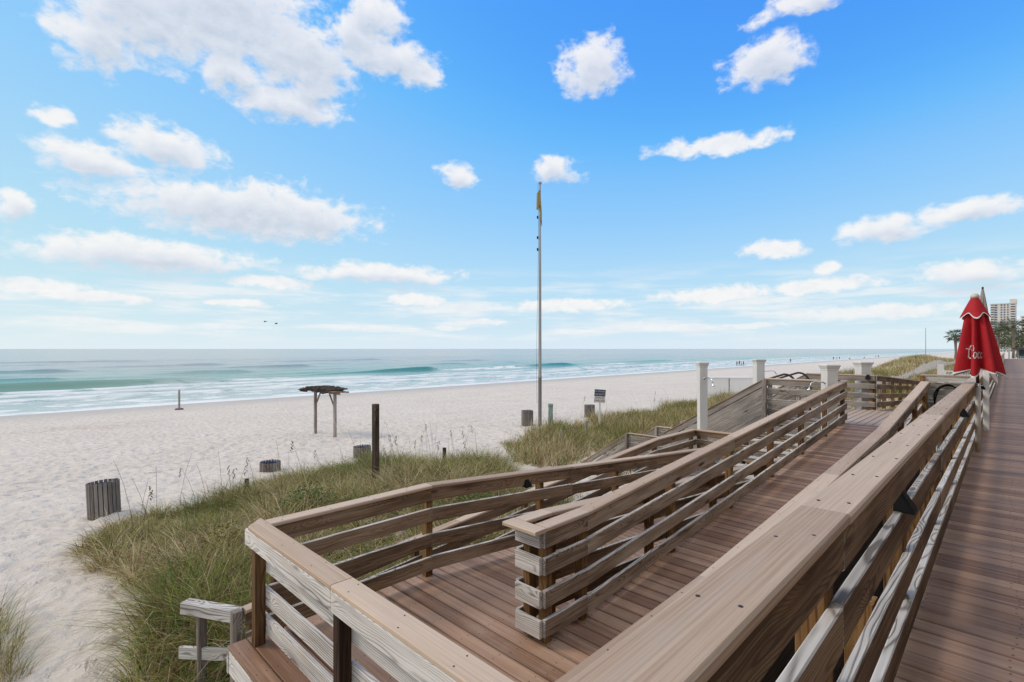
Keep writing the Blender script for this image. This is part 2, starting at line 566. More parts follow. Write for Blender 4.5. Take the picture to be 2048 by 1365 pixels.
def lathe(bm, prof, n=16, cx=0, cy=0, cap=True, a0=0.0, flute=None):
    rings = []
    for (r, z) in prof:
        ring = []
        for i in range(n):
            a = a0 + 2 * math.pi * i / n
            rr = r * (flute(a, z) if flute else 1)
            ring.append(bm.verts.new((cx + rr * math.cos(a), cy + rr * math.sin(a), z)))
        rings.append(ring)
    for k in range(len(rings) - 1):
        for i in range(n):
            j = (i + 1) % n
            bm.faces.new((rings[k][i], rings[k][j], rings[k + 1][j], rings[k + 1][i]))
    if cap:
        bm.faces.new(rings[0][::-1])
        bm.faces.new(rings[-1])
    return rings


def tube(bm, pts, r, n=8, caps=True):
    pts = [Vector(p) for p in pts]
    rings = []
    prev = None
    for i, p in enumerate(pts):
        d = (pts[min(i + 1, len(pts) - 1)] - pts[max(i - 1, 0)]).normalized()
        ref = Vector((0, 0, 1)) if abs(d.z) < 0.9 else Vector((1, 0, 0))
        u = d.cross(ref).normalized() if prev is None else (prev - d * prev.dot(d)).normalized()
        prev = u
        v = d.cross(u)
        rr = r[i] if isinstance(r, (list, tuple)) else r
        rings.append([bm.verts.new(p + (u * math.cos(2 * math.pi * k / n) + v * math.sin(2 * math.pi * k / n)) * rr) for k in range(n)])
    for a, b in zip(rings[:-1], rings[1:]):
        for k in range(n):
            j = (k + 1) % n
            bm.faces.new((a[k], a[j], b[j], b[k]))
    if caps:
        bm.faces.new(rings[0][::-1])
        bm.faces.new(rings[-1])


def bbox(bm, x0, x1, y0, y1, z0, z1, M=None, mi=0):
    vs = [Vector((x, y, z)) for x in (x0, x1) for y in (y0, y1) for z in (z0, z1)]
    if M is not None:
        vs = [M @ v for v in vs]
    v = [bm.verts.new(p) for p in vs]
    for q in ((0, 1, 3, 2), (4, 6, 7, 5), (0, 4, 5, 1), (2, 3, 7, 6), (0, 2, 6, 4), (1, 5, 7, 3)):
        f = bm.faces.new([v[i] for i in q])
        f.material_index = mi


def sm(x, a, b):
    t = np.clip((x - a) / (b - a), 0, 1)
    return t * t * (3 - 2 * t)


# ------------------------------------------------------------------ terrain
def fbm(x, y, seed=0, octs=4):
    """cheap smooth value noise, vectorised"""
    tot = np.zeros_like(x)
    amp = 1.0
    fr = 1.0
    for o in range(octs):
        xi = np.floor(x * fr).astype(np.int64)
        yi = np.floor(y * fr).astype(np.int64)
        xf = x * fr - xi
        yf = y * fr - yi

        def h(a, b):
            v = (a * 374761393 + b * 668265263 + (seed + o) * 1442695041) & 0x7fffffff
            v = ((v ^ (v >> 13)) * 1274126177) & 0x7fffffff
            return ((v ^ (v >> 16)) & 0xffff) / 65535.0
        u = xf * xf * (3 - 2 * xf)
        w = yf * yf * (3 - 2 * yf)
        tot += amp * ((h(xi, yi) * (1 - u) + h(xi + 1, yi) * u) * (1 - w) + (h(xi, yi + 1) * (1 - u) + h(xi + 1, yi + 1) * u) * w - 0.5)
        amp *= 0.5
        fr *= 2.03
    return tot


SEA = -4.35


def ground_z(x, y):
    x = np.asarray(x, float)
    y = np.asarray(y, float)
    z = -3.22 - np.maximum(-21 - x, 0) * 0.0272
    z = z + 0.28 * sm(x, -22, -15)
    inland = sm(x, -16.0, -8.0)
    dune = inland * (0.45 + 1.75 * sm(y, 17, 48))
    dune = dune * (0.35 + 0.65 * sm(y, -1.5, 2.5) * 1.0)
    z = z + dune
    z = z + 0.42 * np.exp(-(((x + 11.5) / 3.2) ** 2 + ((y - 6.5) / 4.0) ** 2))
    z = z + 1.15 * np.exp(-(((x + 8.5) / 3.4) ** 2 + ((y - 84) / 18.0) ** 2))
    z = z + 0.16 * fbm(x * 0.16, y * 0.16, 3, 3) * sm(x, -40, -18)
    # beneath the walkways the ground stays low
    z = np.where((x > -6.6), np.minimum(z, -2.55 + 1.2 * sm(y, 19, 34)), z)
    # trodden way off the stair foot
    return z


def foot(x, y):
    """footprints: overlapping shallow dimples"""
    a = fbm(x * 2.3, y * 2.3, 21, 2)
    b = fbm(x * 3.4 + 7, y * 3.1, 33, 2)
    return 0.12 * np.abs(a) + 0.07 * b


def grid_obj(name, xs, ys, zfun, mat, kind='structure', smooth=True):
    X, Y = np.meshgrid(xs, ys, indexing='ij')
    Z = zfun(X, Y)
    nx, ny = len(xs), len(ys)
    co = np.stack([X, Y, Z], -1).reshape(-1, 3)
    idx = np.arange(nx * ny).reshape(nx, ny)
    q = np.stack([idx[:-1, :-1], idx[1:, :-1], idx[1:, 1:], idx[:-1, 1:]], -1).reshape(-1, 4)
    me = bpy.data.meshes.new(name)
    me.vertices.add(len(co))
    me.vertices.foreach_set('co', co.ravel())
    me.loops.add(q.size)
    me.loops.foreach_set('vertex_index', q.ravel())
    me.polygons.add(len(q))
    me.polygons.foreach_set('loop_start', np.arange(0, q.size, 4))
    me.polygons.foreach_set('loop_total', np.full(len(q), 4))
    me.polygons.foreach_set('use_smooth', np.ones(len(q), bool))
    me.materials.append(mat)
    me.update()
    me.validate()
    o = link(bpy.data.objects.new(name, me))
    o['kind'] = kind
    return o


def spaced(lo, hi, fine_lo, fine_hi, fine, grow=1.12):
    pts = list(np.arange(fine_lo, fine_hi, fine))
    s = fine
    x = fine_lo
    left = []
    while x > lo:
        s *= grow
        x -= s
        left.append(max(x, lo))
    s = fine
    x = pts[-1]
    right = []
    while x < hi:
        s *= grow
        x += s
        right.append(min(x, hi))
    return np.array(sorted(set(left)) + pts + right)


def sand_material():
    m, g, bs, out = new_mat('white_sand')
    lk = m.node_tree.links
    geo = g.n('ShaderNodeNewGeometry')
    p = geo.outputs['Position']
    s = g.sep(p)
    n1 = g.noise(p, 0.35, 4, 0.55)
    n2 = g.noise(p, 3.0, 4, 0.6)
    n3 = g.noise(p, 60.0, 3, 0.7)
    k = g.m('ADD', g.m('MULTIPLY', n1, 0.3), g.m('ADD', g.m('MULTIPLY', n2, 0.45), g.m('MULTIPLY', n3, 0.35)))
    col = g.ramp(k, [(0.28, (0.57, 0.51, 0.445)), (0.72, (0.79, 0.73, 0.66))])
    # damp strip beside the water
    wet = g.smooth(s[2], SEA + 0.34, SEA + 0.03)
    col = g.mix(g.m('MULTIPLY', wet, 0.6), col, (0.36, 0.33, 0.295))
    # scattered weed and shell hash
    vv = g.noise(g.v('MULTIPLY', p, (1.0, 1.0, 0)), 7.0, 5, 0.75)
    bits = g.m('MULTIPLY', g.smooth(vv, 0.64, 0.74), 0.4)
    # a patch of rust coloured shell wash in the middle of the beach
    px_ = g.m('MULTIPLY', g.m('ADD', s[0], 45.0), 1 / 4.0)
    py_ = g.m('MULTIPLY', g.m('ADD', s[1], -4.0), 1 / 7.0)
    pr = g.v('LENGTH', g.xyz(px_, py_, 0.0))
    patch = g.m('MULTIPLY', g.smooth(pr, 1.0, 0.2), g.smooth(g.noise(p, 2.5, 4, 0.7), 0.46, 0.62))
    col = g.mix(bits, col, (0.22, 0.17, 0.13))
    col = g.mix(g.m('MULTIPLY', patch, 0.45), col, (0.34, 0.22, 0.16))
    lk.new(col, bs.inputs['Base Color'])
    lk.new(g.m('MULTIPLY_ADD', wet, -0.45, 0.95), bs.inputs['Roughness'])
    bs.inputs['Specular IOR Level'].default_value = 0.2
    # footprints and wind ripple
    f1 = g.n('ShaderNodeTexVoronoi', feature='SMOOTH_F1')
    lk.new(g.v('ADD', p, g.v('SCALE', g.xyz(n2, n1, 0.0), scale=0.5)), f1.inputs['Vector'])
    f1.inputs['Scale'].default_value = 3.1
    f1.inputs['Smoothness'].default_value = 0.6
    h = g.m('ADD', g.m('MULTIPLY', f1.outputs['Distance'], 0.9), g.m('ADD', g.m('MULTIPLY', n2, 0.9), g.m('MULTIPLY', n3, 0.10)))
    # tyre tracks run along the beach
    tr = None
    for x0 in (-23.6, -25.3, -31.0, -32.7, -39.5):
        d = g.m('ABSOLUTE', g.m('ADD', g.m('ADD', s[0], -x0), g.m('MULTIPLY_ADD', n1, 1.6, -0.8)))
        b = g.smooth(d, 0.28, 0.12)
        tr = b if tr is None else g.m('MAXIMUM', tr, b)
    h = g.m('SUBTRACT', h, g.m('MULTIPLY', tr, 0.35))
    h = g.m('MULTIPLY', h, g.m('SUBTRACT', 1.0, g.m('MULTIPLY', wet, 0.95)))
    b = g.n('ShaderNodeBump')
    b.inputs['Strength'].default_value = 1.0
    b.inputs['Distance'].default_value = 0.17
    lk.new(h, b.inputs['Height'])
    lk.new(b.outputs[0], bs.inputs['Normal'])
    return m


SAND = sand_material()

xs = spaced(-75, 60, -30, -5.5, 0.11, 1.16)
ys = spaced(-160, 420, -4, 20, 0.12, 1.10)


def sand_z(x, y):
    z = ground_z(x, y)
    fade = sm(-np.asarray(x), -80, -20) * 0 + sm(np.asarray(x), -48, -28) * sm(-np.asarray(y), -40, -18)
    return z + foot(x, y) * fade


grid_obj('sand_beach', xs, ys, sand_z, SAND)
# far land behind the beach, out to the horizon
grid_obj('far_shore', np.linspace(-70, 4000, 40), np.linspace(415, 9000, 40), lambda x, y: -4.6 + 2.6 * sm(x - (y - 415) * -0.0, -75, -25), SAND)

# ------------------------------------------------------------------ sea


def sea_material():
    m, g, bs, out = new_mat('sea_water')
    lk = m.node_tree.links
    geo = g.n('ShaderNodeNewGeometry')
    p = geo.outputs['Position']
    s = g.sep(p)
    n1 = g.noise(g.v('MULTIPLY', p, (0.10, 0.035, 0.1)), 1.0, 4, 0.6)
    n2 = g.noise(g.v('MULTIPLY', p, (0.5, 0.22, 0.5)), 1.0, 6, 0.68, 0.4)
    xx = s[0]
    depth = g.smooth(xx, -62.0, -230.0)
    body = g.ramp(depth, [(0.0, (0.36, 0.45, 0.41)), (0.22, (0.055, 0.235, 0.17)), (0.6, (0.13, 0.23, 0.21)), (1.0, (0.23, 0.25, 0.255))])
    # foam: broken water between the breaker line and the sand, thinning seaward in streaks
    shore = g.m('ADD', xx, g.m('MULTIPLY_ADD', n1, 26.0, -13.0))
    zone = g.smooth(shore, -101.0, -76.0)
    lace = g.m('MULTIPLY_ADD', zone, 0.37, g.m('MULTIPLY_ADD', n2, 2.3, -1.42))
    foam = g.smooth(lace, 0.02, 0.34)
    foam = g.m('MULTIPLY', foam, g.smooth(shore, -108.0, -92.0))
    att = g.n('ShaderNodeAttribute', attribute_name='foam')
    foam = g.m('MAXIMUM', foam, g.m('MULTIPLY', att.outputs['Fac'], g.smooth(n2, 0.33, 0.52)))
    edge = g.smooth(g.m('ADD', xx, g.m('MULTIPLY_ADD', n1, 5.0, -2.5)), -67.0, -63.5)
    foam = g.m('MAXIMUM', foam, g.m('MULTIPLY', edge, g.smooth(n2, 0.30, 0.46)))
    col = g.mix(foam, body, (0.80, 0.82, 0.82))
    lk.new(col, bs.inputs['Base Color'])
    lk.new(g.m('MULTIPLY_ADD', foam, 0.6, 0.16), bs.inputs['Roughness'])
    bs.inputs['IOR'].default_value = 1.33
    bs.inputs['Specular IOR Level'].default_value = 0.5
    w = g.noise(g.v('MULTIPLY', p, (0.9, 0.45, 0.5)), 1.0, 5, 0.65)
    w2 = g.noise(g.v('MULTIPLY', p, (0.12, 0.05, 0.1)), 1.0, 4, 0.6)
    b = g.n('ShaderNodeBump')
    b.inputs['Strength'].default_value = 0.30
    b.inputs['Distance'].default_value = 0.5
    lk.new(g.m('ADD', g.m('MULTIPLY', w, 0.55), g.m('ADD', g.m('MULTIPLY', w2, 1.6), g.m('MULTIPLY', foam, 0.25))), b.inputs['Height'])
    lk.new(b.outputs[0], bs.inputs['Normal'])
    return m


# swells: (x of crest, y from, y to, height, seaward slope, shoreward slope, foam on the broken end)
SWELLS = [(-101, -60, 33, 1.35, 5.0, 1.2), (-113, 46, 88, 1.2, 5.0, 1.3), (-113, 95, 150, 1.1, 5, 1.6), (-128, -10, 10, 0.65, 5, 1.8), (-140, 22, 48, 0.75, 5, 1.8), (-168, 34, 76, 0.85, 6, 2.0), (-176, -40, 18, 0.75, 6, 2.2),
          (-205, 10, 62, 0.8, 9, 4), (-150, 90, 130, 0.7, 7, 3), (-190, 120, 180, 0.7, 8, 3.5), (-120, 175, 240, 0.9, 7, 3), (-240, 60, 150, 0.8, 10, 5), (-290, -60, 60, 0.8, 12, 6), (-108, 265, 340, 0.9, 7, 3)]


def sea_z(x, y):
    z = np.full_like(x, SEA)
    ch = 0.30 * fbm(x * 0.16, y * 0.05, 5, 4) + 0.06 * fbm(x * 0.5, y * 0.3, 9, 3)
    z = z + ch * sm(-x, 62, 90)
    for (cx, y0, y1, h, sa, sb) in SWELLS:
        wob = cx + 3.0 * fbm(y * 0.03 + cx, y * 0 + cx, 3, 2) + 0.02 * (y - (y0 + y1) / 2)
        e = sm(y, y0 - 8, y0 + 0.85 * (y1 - y0)) * sm(-y, -y1, -y1 + 0.16 * (y1 - y0))
        dx = x - wob
        prof = np.where(dx < 0, np.exp(-(dx / sa) ** 2), np.exp(-(dx / sb) ** 2))
        z = z + h * e * prof * (0.85 + 0.3 * fbm(y * 0.12, x * 0 + cx, 8, 2))
    # spilled bores running up the beach
    for (cx, h) in ((-92, 0.35), (-84, 0.3), (-76, 0.22)):
        wob = cx + 5.0 * fbm(y * 0.035 + cx, y * 0, 4, 3)
        dx = x - wob
        prof = np.where(dx < 0, np.exp(-(dx / 4.0) ** 2), np.exp(-(dx / 1.1) ** 2))
        z = z + h * prof * (0.5 + 1.0 * (fbm(y * 0.06 + cx, y * 0 + 3, 12, 2) + 0.5))
    return z


sx = np.concatenate([-np.geomspace(330, 40000, 34)[::-1], np.arange(-328, -135, 2.0), np.arange(-135, -55, 0.55)])
sy = np.concatenate([-np.geomspace(130, 40000, 22)[::-1], np.arange(-125, 180, 1.5), np.geomspace(182, 40000, 60)])
sea_o = grid_obj('sea', sx, sy, sea_z, sea_material())


def sea_foam_attr():
    X, Y = np.meshgrid(sx, sy, indexing='ij')
    f = np.zeros_like(X)
    for (cx, y0, y1) in ((-101, 33, 62), (-113, 84, 122), (-113, 150, 185), (-120, 236, 300), (-108, 30, 45)):
        dx = X - cx
        e = sm(Y, y0 - 4, y0 + 4) * sm(-Y, -y1 - 4, -y1 + 8)
        f = np.maximum(f, e * np.exp(-((dx - 2) / 5.0) ** 2))
    for (cx, k) in ((-92, 1.0), (-84, 0.9), (-76, 0.9)):
        wob = cx + 5.0 * fbm(Y * 0.035 + cx, Y * 0, 4, 3)
        dx = X - wob
        f = np.maximum(f, k * np.where(dx < 0, np.exp(-(dx / 5.0) ** 2), np.exp(-(dx / 1.5) ** 2)))
    a = sea_o.data.attributes.new('foam', 'FLOAT', 'POINT')
    a.data.foreach_set('value', f.ravel().astype(np.float32))


sea_foam_attr()

# ------------------------------------------------------------------ decks
DW, DP, DT = 0.1320, 0.1429, 0.026


def deck(name, x0, x1, y0, y1, zf, axis='X', jit=0.0012, mat=None, limit=300, ends=0.0, DP=0.163, DW=0.151):
    """planked surface; axis = direction the planks run. zf(y) gives the height of the top"""
    mat = mat or DECK
    root = empty(name, ((x0 + x1) / 2, y0, zf(y0)), kind='structure')
    if axis == 'X':
        n = int(math.ceil((y1 - y0) / DP - 0.05))
        extra = []
        for i in range(n):
            y = y0 + (i + 0.5) * DP
            a = zf(y)
            if i < limit:
                e0, e1 = random.uniform(-ends, ends), random.uniform(-ends, ends)
                sl = (zf(y + 0.05) - zf(y - 0.05)) / 0.1
                o = board('plank', (x0 + e0, y, a - DT / 2), (x1 + e1, y, a - DT / 2), DW, DT, root, mat, jit=jit, c=0.004)
                if abs(sl) > 0.01:
                    o.matrix_basis = o.matrix_basis @ Matrix.Rotation(math.atan(sl), 4, 'X')
            else:
                extra.append((y, a))
        if extra:
            bm = bmesh.new()
            for (y, a) in extra:
                bbox(bm, x0, x1, y - DW / 2, y + DW / 2, a - DT, a)
            o = bm_obj('far_planks', bm, mat, root, -root.location)
            o['kind'] = 'stuff'
    else:
        n = int(math.ceil((x1 - x0) / DP - 0.05))
        for i in range(n):
            x = x0 + (i + 0.5) * DP
            board('plank', (x, y0, zf(y0) - DT / 2), (x, y1, zf(y1) - DT / 2), DW, DT, root, mat, jit=jit)
    return root


ZL, ZF, ZB = -1.08, -0.33, -1.74
za = lambda y: ZL + (ZF - ZL) * min(1, max(0, (y - 3.9) / (14.7 - 3.9)))
zb = lambda y: ZL + (ZB - ZL) * min(1, max(0, (y - 3.46) / (11.3 - 3.46)))
ze = lambda y: ZB - 0.0777 * max(0, 11.3 - y)

deck('boardwalk', -0.56, 2.4, 0.35, 108, lambda y: 0.0, 'X', DP=0.1429, DW=0.1325)
deck('ramp_landing', -4.88, -1.40, 1.40, 3.36, lambda y: ZL, 'X', ends=0.004)
deck('upper_ramp', -3.05, -1.46, 3.356, 14.7, za, 'X', ends=0.004)
deck('middle_ramp', -4.87, -3.06, 3.356, 11.3, zb, 'X', ends=0.004)
deck('lower_ramp', -6.26, -4.90, 1.4, 11.3, ze, 'X', ends=0.004)
deck('shower_landing', -6.22, -3.17, 11.3, 13.45, lambda y: ZB, 'X', mat=MIDG)
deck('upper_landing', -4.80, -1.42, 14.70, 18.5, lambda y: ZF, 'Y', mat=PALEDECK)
deck('far_ramp', -2.82, -1.45, 18.5, 29.0, lambda y: ZF - 0.062 * (y - 18.5), 'X')

# timber frame below the landings and the boardwalk
fr = empty('deck_frame', (-3.1, 1.5, ZL - 0.3), 'timber joists and bleached rim boards carrying the ramp landing', 'deck frame')
board('rim_board', (-4.86, 1.425, ZL - 0.13), (-1.42, 1.425, ZL - 0.13), 0.038, 0.19, fr, GREY, GREY)
board('rim_board', (-4.855, 1.40, ZL - 0.13), (-4.855, 3.45, ZL - 0.13), 0.038, 0.19, fr, GREY, GREY)
for i in range(4):
    board('joist', (-4.2 + i * 0.85, 1.46, ZL - 0.13), (-4.2 + i * 0.85, 3.4, ZL - 0.13), 0.038, 0.19, fr, BROWN)
sk_ = empty('ramp_shade_boards', (-1.35, 1.5, -2.4), 'added dark boards standing in for the shade below the upper ramp', 'shade_panel')  # near-black boards added to paint the deep shade under the ramp
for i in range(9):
    board('shade_board', (-1.345, 1.42, -1.19 - i * 0.15), (-1.345, 15.8, -1.19 - i * 0.15 + (0.0 if i else 0.0)), 0.025, 0.146, sk_, DARKPOST)
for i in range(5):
    board('shade_board', (-1.345, 4.0 + i * 2.1, -1.04 + i * 0.15), (-1.345, 15.8, -1.04 + i * 0.15), 0.025, 0.146, sk_, DARKPOST)
bf = empty('under_boardwalk_beam', (-0.5, 0.4, -0.3), 'brown edge beam and piles below the boardwalk planks', 'deck frame')
board('rim_board', (-0.545, 0.4, -0.135), (-0.545, 108, -0.135), 0.04, 0.21, bf, BROWN)
for i in range(12):
    post('pile', -0.66, 1.2 + i * 2.6, -2.9, -0.04, bf, POST, 0.15)

# unseen house inferred from the shade, added and sized to darken the boardwalk side
STUCCO = plain('tan_stucco', (0.60, 0.51, 0.41), 0.9, var=0.10, scale=2)
bh = empty('unseen_house', (3.0, -12, -1.0), 'unseen tan house with a porch roof, added to shade the right side of the boardwalk', 'building')
bm = bmesh.new()
bbox(bm, 0.0, 9.0, 0, 52, 0, 5.6)
bm_obj('wall', bm, STUCCO, bh)
bm = bmesh.new()
bbox(bm, -1.5, -0.01, 0, 21.5, 4.05, 4.25)
bm_obj('porch_roof', bm, BROWN, bh)
for i in range(5):
    bm = bmesh.new()
    bbox(bm, -0.75, -0.60, 0.4 + i * 5.1, 0.55 + i * 5.1, 0.98, 4.04)
    bm_obj('porch_post', bm, WHITE, bh)
for i in range(8):
    bm = bmesh.new()
    bbox(bm, -0.03, -0.005, 2.0 + i * 6, 4.6 + i * 6, 1.9, 3.6)
    bm_obj('window', bm, plain('house_glass', (0.03, 0.04, 0.05), 0.1) if i == 0 else MATS['house_glass'], bh)

# ------------------------------------------------------------------ railings
CAPT = 0.036
GRP = 'timber railings of the ramps and boardwalk'
LEV = [(0.940, 0.148), (0.708, 0.154), (0.418, 0.152), (0.155, 0.156)]      # centre above deck, height: the four rails


def rail_run(name, label, pts, n, rails=True, height=1.05, capw=0.15, side=BROWN, top=GREY, fascia=False, posts=True, pstep=1.75, blen=3.6, levels=None, cap_first=None, group=GRP,
             post_drop=0.0, screws=False, boff=0.034, poff=-0.030, cap=True, fascia_mat=None, cat='railing', post_mat=None, miter0=0.0, miter1=0.0, pstart=0.10):
    """pts: (x, y, z of cap top). n: horizontal direction of the side that carries the rails"""
    pts = [Vector(p) for p in pts]
    n = Vector((n[0], n[1], 0)).normalized()
    root = empty(name, (pts[0].x, pts[0].y, pts[0].z - height), label, cat, group)
    levels = levels or LEV
    scr = []
    for si, (a, b) in enumerate(zip(pts[:-1], pts[1:])):
        d = b - a
        L = d.length
        k = max(1, round(L / blen))
        for i in range(k):
            q0 = a + d * (i / k)
            q1 = a + d * ((i + 1) / k)
            u = d.normalized()
            g0, g1 = q0 + u * 0.0028, q1 - u * 0.0028
            m0 = miter0 if (si == 0 and i == 0) else 0.0
            m1 = miter1 if (si == len(pts) - 2 and i == k - 1) else 0.0
            if cap:
                board('cap_board', g0 - Vector((0, 0, CAPT / 2)), g1 - Vector((0, 0, CAPT / 2)), capw, CAPT, root, CAP, CAP, c=0.007, jit=0.0012, miter=(m0, m1))
                if screws:
                    m = max(2, int((q1 - q0).length / 0.42))
                    for j in range(m):
                        for s_ in (-1, 1):
                            w = (j + 0.3 + random.uniform(-0.1, 0.1)) / m
                            pp = q0 + (q1 - q0) * w + n * (s_ * capw * random.uniform(0.24, 0.33))
                            scr.append(pp)
            if rails:
                for (lz, lh) in levels:
                    off = Vector((0, 0, -(height - CAPT) + lz - CAPT + random.uniform(-0.006, 0.006)))
                    sft = u * random.uniform(-0.02, 0.02) * (0 if (i == 0 or i == k - 1) else 1)
                    board('rail_board', g0 + off + n * boff, g1 + off + n * boff, 0.038, lh, root, side, top, c=0.005, jit=0.002)
            if fascia:
                off = Vector((0, 0, -CAPT - 0.072))
                board('fascia_board', g0 + off - n * (0.045 - poff + 0.020), g1 + off - n * (0.045 - poff + 0.020), 0.036, 0.14, root, fascia_mat or side, top, c=0.005, jit=0.0015)
        if posts:
            kp = max(1, round(L / pstep))
            rngp = list(range(kp + 1)) if si == len(pts) - 2 else list(range(kp))
            for i in rngp:
                w = i / kp
                q = a + d * w
                if i == 0 and si == 0:
                    q = a + d.normalized() * pstart
                if i == kp:
                    q = b - d.normalized() * pstart
                post('post', q.x + n.x * poff, q.y + n.y * poff, q.z - height - post_drop, q.z - CAPT, root, post_mat)
    if scr:
        bmm = _mesh_cache.get('screw')
        if bmm is None:
            bm = bmesh.new()
            lathe(bm, [(0.0052, -0.001), (0.0052, 0.0016)], 8)
            me = bpy.data.meshes.new('screw')
            bm.to_mesh(me)
            bm.free()
            me.materials.append(SCREW)
            _mesh_cache['screw'] = bmm = me
        for p in scr[:240]:
            o = link(bpy.data.objects.new('screw', bmm))
            place(o, root, Matrix.Translation(p))
    return root


# boardwalk railing beside the camera
LEV1 = [(0.900, 0.142), (0.651, 0.142), (0.353, 0.142), (0.096, 0.142)]
r1 = rail_run('boardwalk_railing', 'long tan capped railing along the boardwalk, nearest to the viewer', [(-0.416, -1.4, 1.01), (-0.416, 31, 1.01)], (1, 0), height=1.01, capw=0.14, levels=LEV1, pstep=1.62, blen=3.24, screws=True, boff=0.033)
rail_run('boardwalk_railing', 'far stretch of boardwalk railing running on behind the red umbrella', [(-0.416, 31.003, 1.01), (-0.416, 104, 1.01)], (1, 0), height=1.01, capw=0.14, levels=LEV1, pstep=3.2, blen=9.1, boff=0.033)
# railing between boardwalk and upper ramp
rail_run('ramp_railing', 'tan capped railing between the upper ramp and the boardwalk railing', [(-1.447, 1.695, -0.05), (-1.447, 3.4, -0.05), (-1.447, 10.0, 0.215), (-1.447, 15.9, 0.725)], (-1, 0), side=TANG, fascia=True, screws=True, capw=0.17, pstep=1.9, blen=3.3, boff=0.064, poff=0.0)
# near end of the landing
rail_run('landing_railing', 'bleached white railing at the near end of the ramp landing', [(-4.815, 1.61, -0.03), (-1.525, 1.61, -0.03)], (0, 1), fascia=True, fascia_mat=GREY, side=GREY, capw=0.166, pstep=1.65, blen=1.65, screws=True, miter0=-1.0, boff=0.064, poff=0.0, post_mat=STAINED)
# sea side of landing and middle ramp
rail_run('ramp_railing', 'bent railing on the sea side of the landing and middle ramp', [(-4.735, 1.69, -0.03), (-4.735, 3.46, -0.03), (-4.735, 11.25, -0.69)], (1, 0), capw=0.15, pstep=2.1, blen=2.6, screws=True, miter0=0.0)
# double railing between upper and middle ramp
rail_run('ramp_railing', 'railing rising along the upper ramp, ending square on the landing', [(-2.915, 3.322, -0.03), (-2.915, 3.95, -0.03), (-2.915, 14.85, 0.735)], (1, 0), side=TANG, capw=0.15, pstep=1.75, blen=3.7, screws=True, poff=-0.032)
rail_run('ramp_railing', 'railing dropping along the middle ramp behind the rising one', [(-3.165, 3.322, -0.03), (-3.165, 3.7, -0.035), (-3.165, 11.2, -0.66)], (-1, 0), capw=0.15, pstep=1.75, blen=3.7, poff=-0.032)
er = empty('railing_end', (-3.04, 3.28, ZL), 'pale short boards closing the end of the double railing on the landing', 'railing')
for (lz, lh) in LEV:
    z = -0.03 - 1.05 + lz
    board('end_board', (-3.186, 3.300, z), (-2.894, 3.300, z), 0.036, lh, er, GREY, GREY, jit=0.002)
    for xx in (-3.205, -2.875):
        pass
board('cap_board', (-3.238, 3.246, -0.030 - CAPT / 2 + 0.001), (-2.842, 3.246, -0.030 - CAPT / 2 + 0.001), 0.15, CAPT, er, CAP, CAP, c=0.007, miter=(-0.0, 0.0))
# lower ramp, sea side
rail_run('ramp_railing', 'lowest sloping railing beside the dune grass, seen through the bent one', [(-6.17, 13.4, -0.69), (-6.17, 11.3, -0.69), (-6.17, 1.95, -1.42)], (1, 0), capw=0.15, pstep=2.2, blen=3.5)
st = rail_run('railing_stub', 'short white weathered rail sticking out into the grass at the ramp foot', [(-6.20, 1.90, -1.41), (-6.80, 1.56, -1.41)], (-0.49, 0.87), cap=False, posts=False, rails=False)
board('beam', (-6.18, 1.91, -1.485), (-6.86, 1.53, -1.485), 0.13, 0.13, st, GREY)
board('rail_board', (-6.18, 1.95, -1.95), (-6.95, 1.50, -2.05), 0.04, 0.14, st, GREY)
post('post', -6.70, 1.66, -2.75, -1.56, st, MIDG)
post('post', -6.14, 1.86, -2.75, -1.40, st, MIDG, 0.1)
# shower landing back
rail_run('ramp_railing', 'low railing across the back of the shower landing', [(-6.15, 13.45, -0.69), (-3.3, 13.45, -0.69)], (0, -1), capw=0.15, pstep=1.4, blen=2.9)
# upper landing
rail_run('landing_railing', 'grey railing at the far side of the upper landing', [(-4.7, 18.5, 0.73), (-2.86, 18.5, 0.73)], (0, -1), side=MIDG, capw=0.15, pstep=1.0, blen=3.0)
rail_run('ramp_railing', 'brown railing falling away along the far ramp', [(-2.86, 18.5, 0.73), (-2.86, 29.0, 0.08)], (1, 0), side=BROWN, capw=0.15, pstep=1.8, blen=3.5)
rail_run('landing_railing', 'grey railing between stair head and showers on the upper landing', [(-4.66, 14.5, 0.735), (-3.1, 14.5, 0.735)], (0, -1), side=MIDG, capw=0.15, pstep=0.8, blen=3.0, levels=LEV + [(-0.10, 0.14), (-0.30, 0.14)], post_drop=0.5, post_mat=MIDG)


# ------------------------------------------------------------------ the main stair to the beach
def stair_side(name, label, y, faceY, flight=1):
    if flight == 1:
        x0, z0, x1, z1 = -4.66, 0.735, -7.62, -1.08
    else:
        x0, z0, x1, z1 = -8.9, -1.24, -10.75, -2.48
    root = empty(name, (x0, y, z0 - 1.0), label, 'stair railing', 'stair side walls')
    d = Vector((x1 - x0, 0, z1 - z0))
    # sloped cap, then closely set boards parallel to it
    board('cap_board', (x0, y, z0 - 0.02), (x1, y, z1 - 0.02), 0.15, 0.042, root, BROWN, CAP)
    nb = 7 if flight == 1 else 5
    for i in range(nb):
        zz = -0.135 - i * 0.172 - (0.035 if i > 0 else 0)
        board('rail_board', (x0 - 0.05, y + faceY * 0.045, z0 + zz), (x1, y + faceY * 0.045, z1 + zz), 0.036, 0.163, root, MIDG, GREY, jit=0.002)
    n = 3 if flight == 1 else 2
    for i in range(n + 1):
        w = i / n
        px_, pz = x0 + d.x * w, z0 + d.z * w
        post('post', px_ + (-0.045 if i == 0 else 0.045 if i == n else 0), y - faceY * 0.03, pz - 1.7, pz - 0.04, root, MIDG)
    return root


sw = stair_side('stair_wall', 'grey boarded side wall of the beach stair, nearest the showers', 14.5, -1)
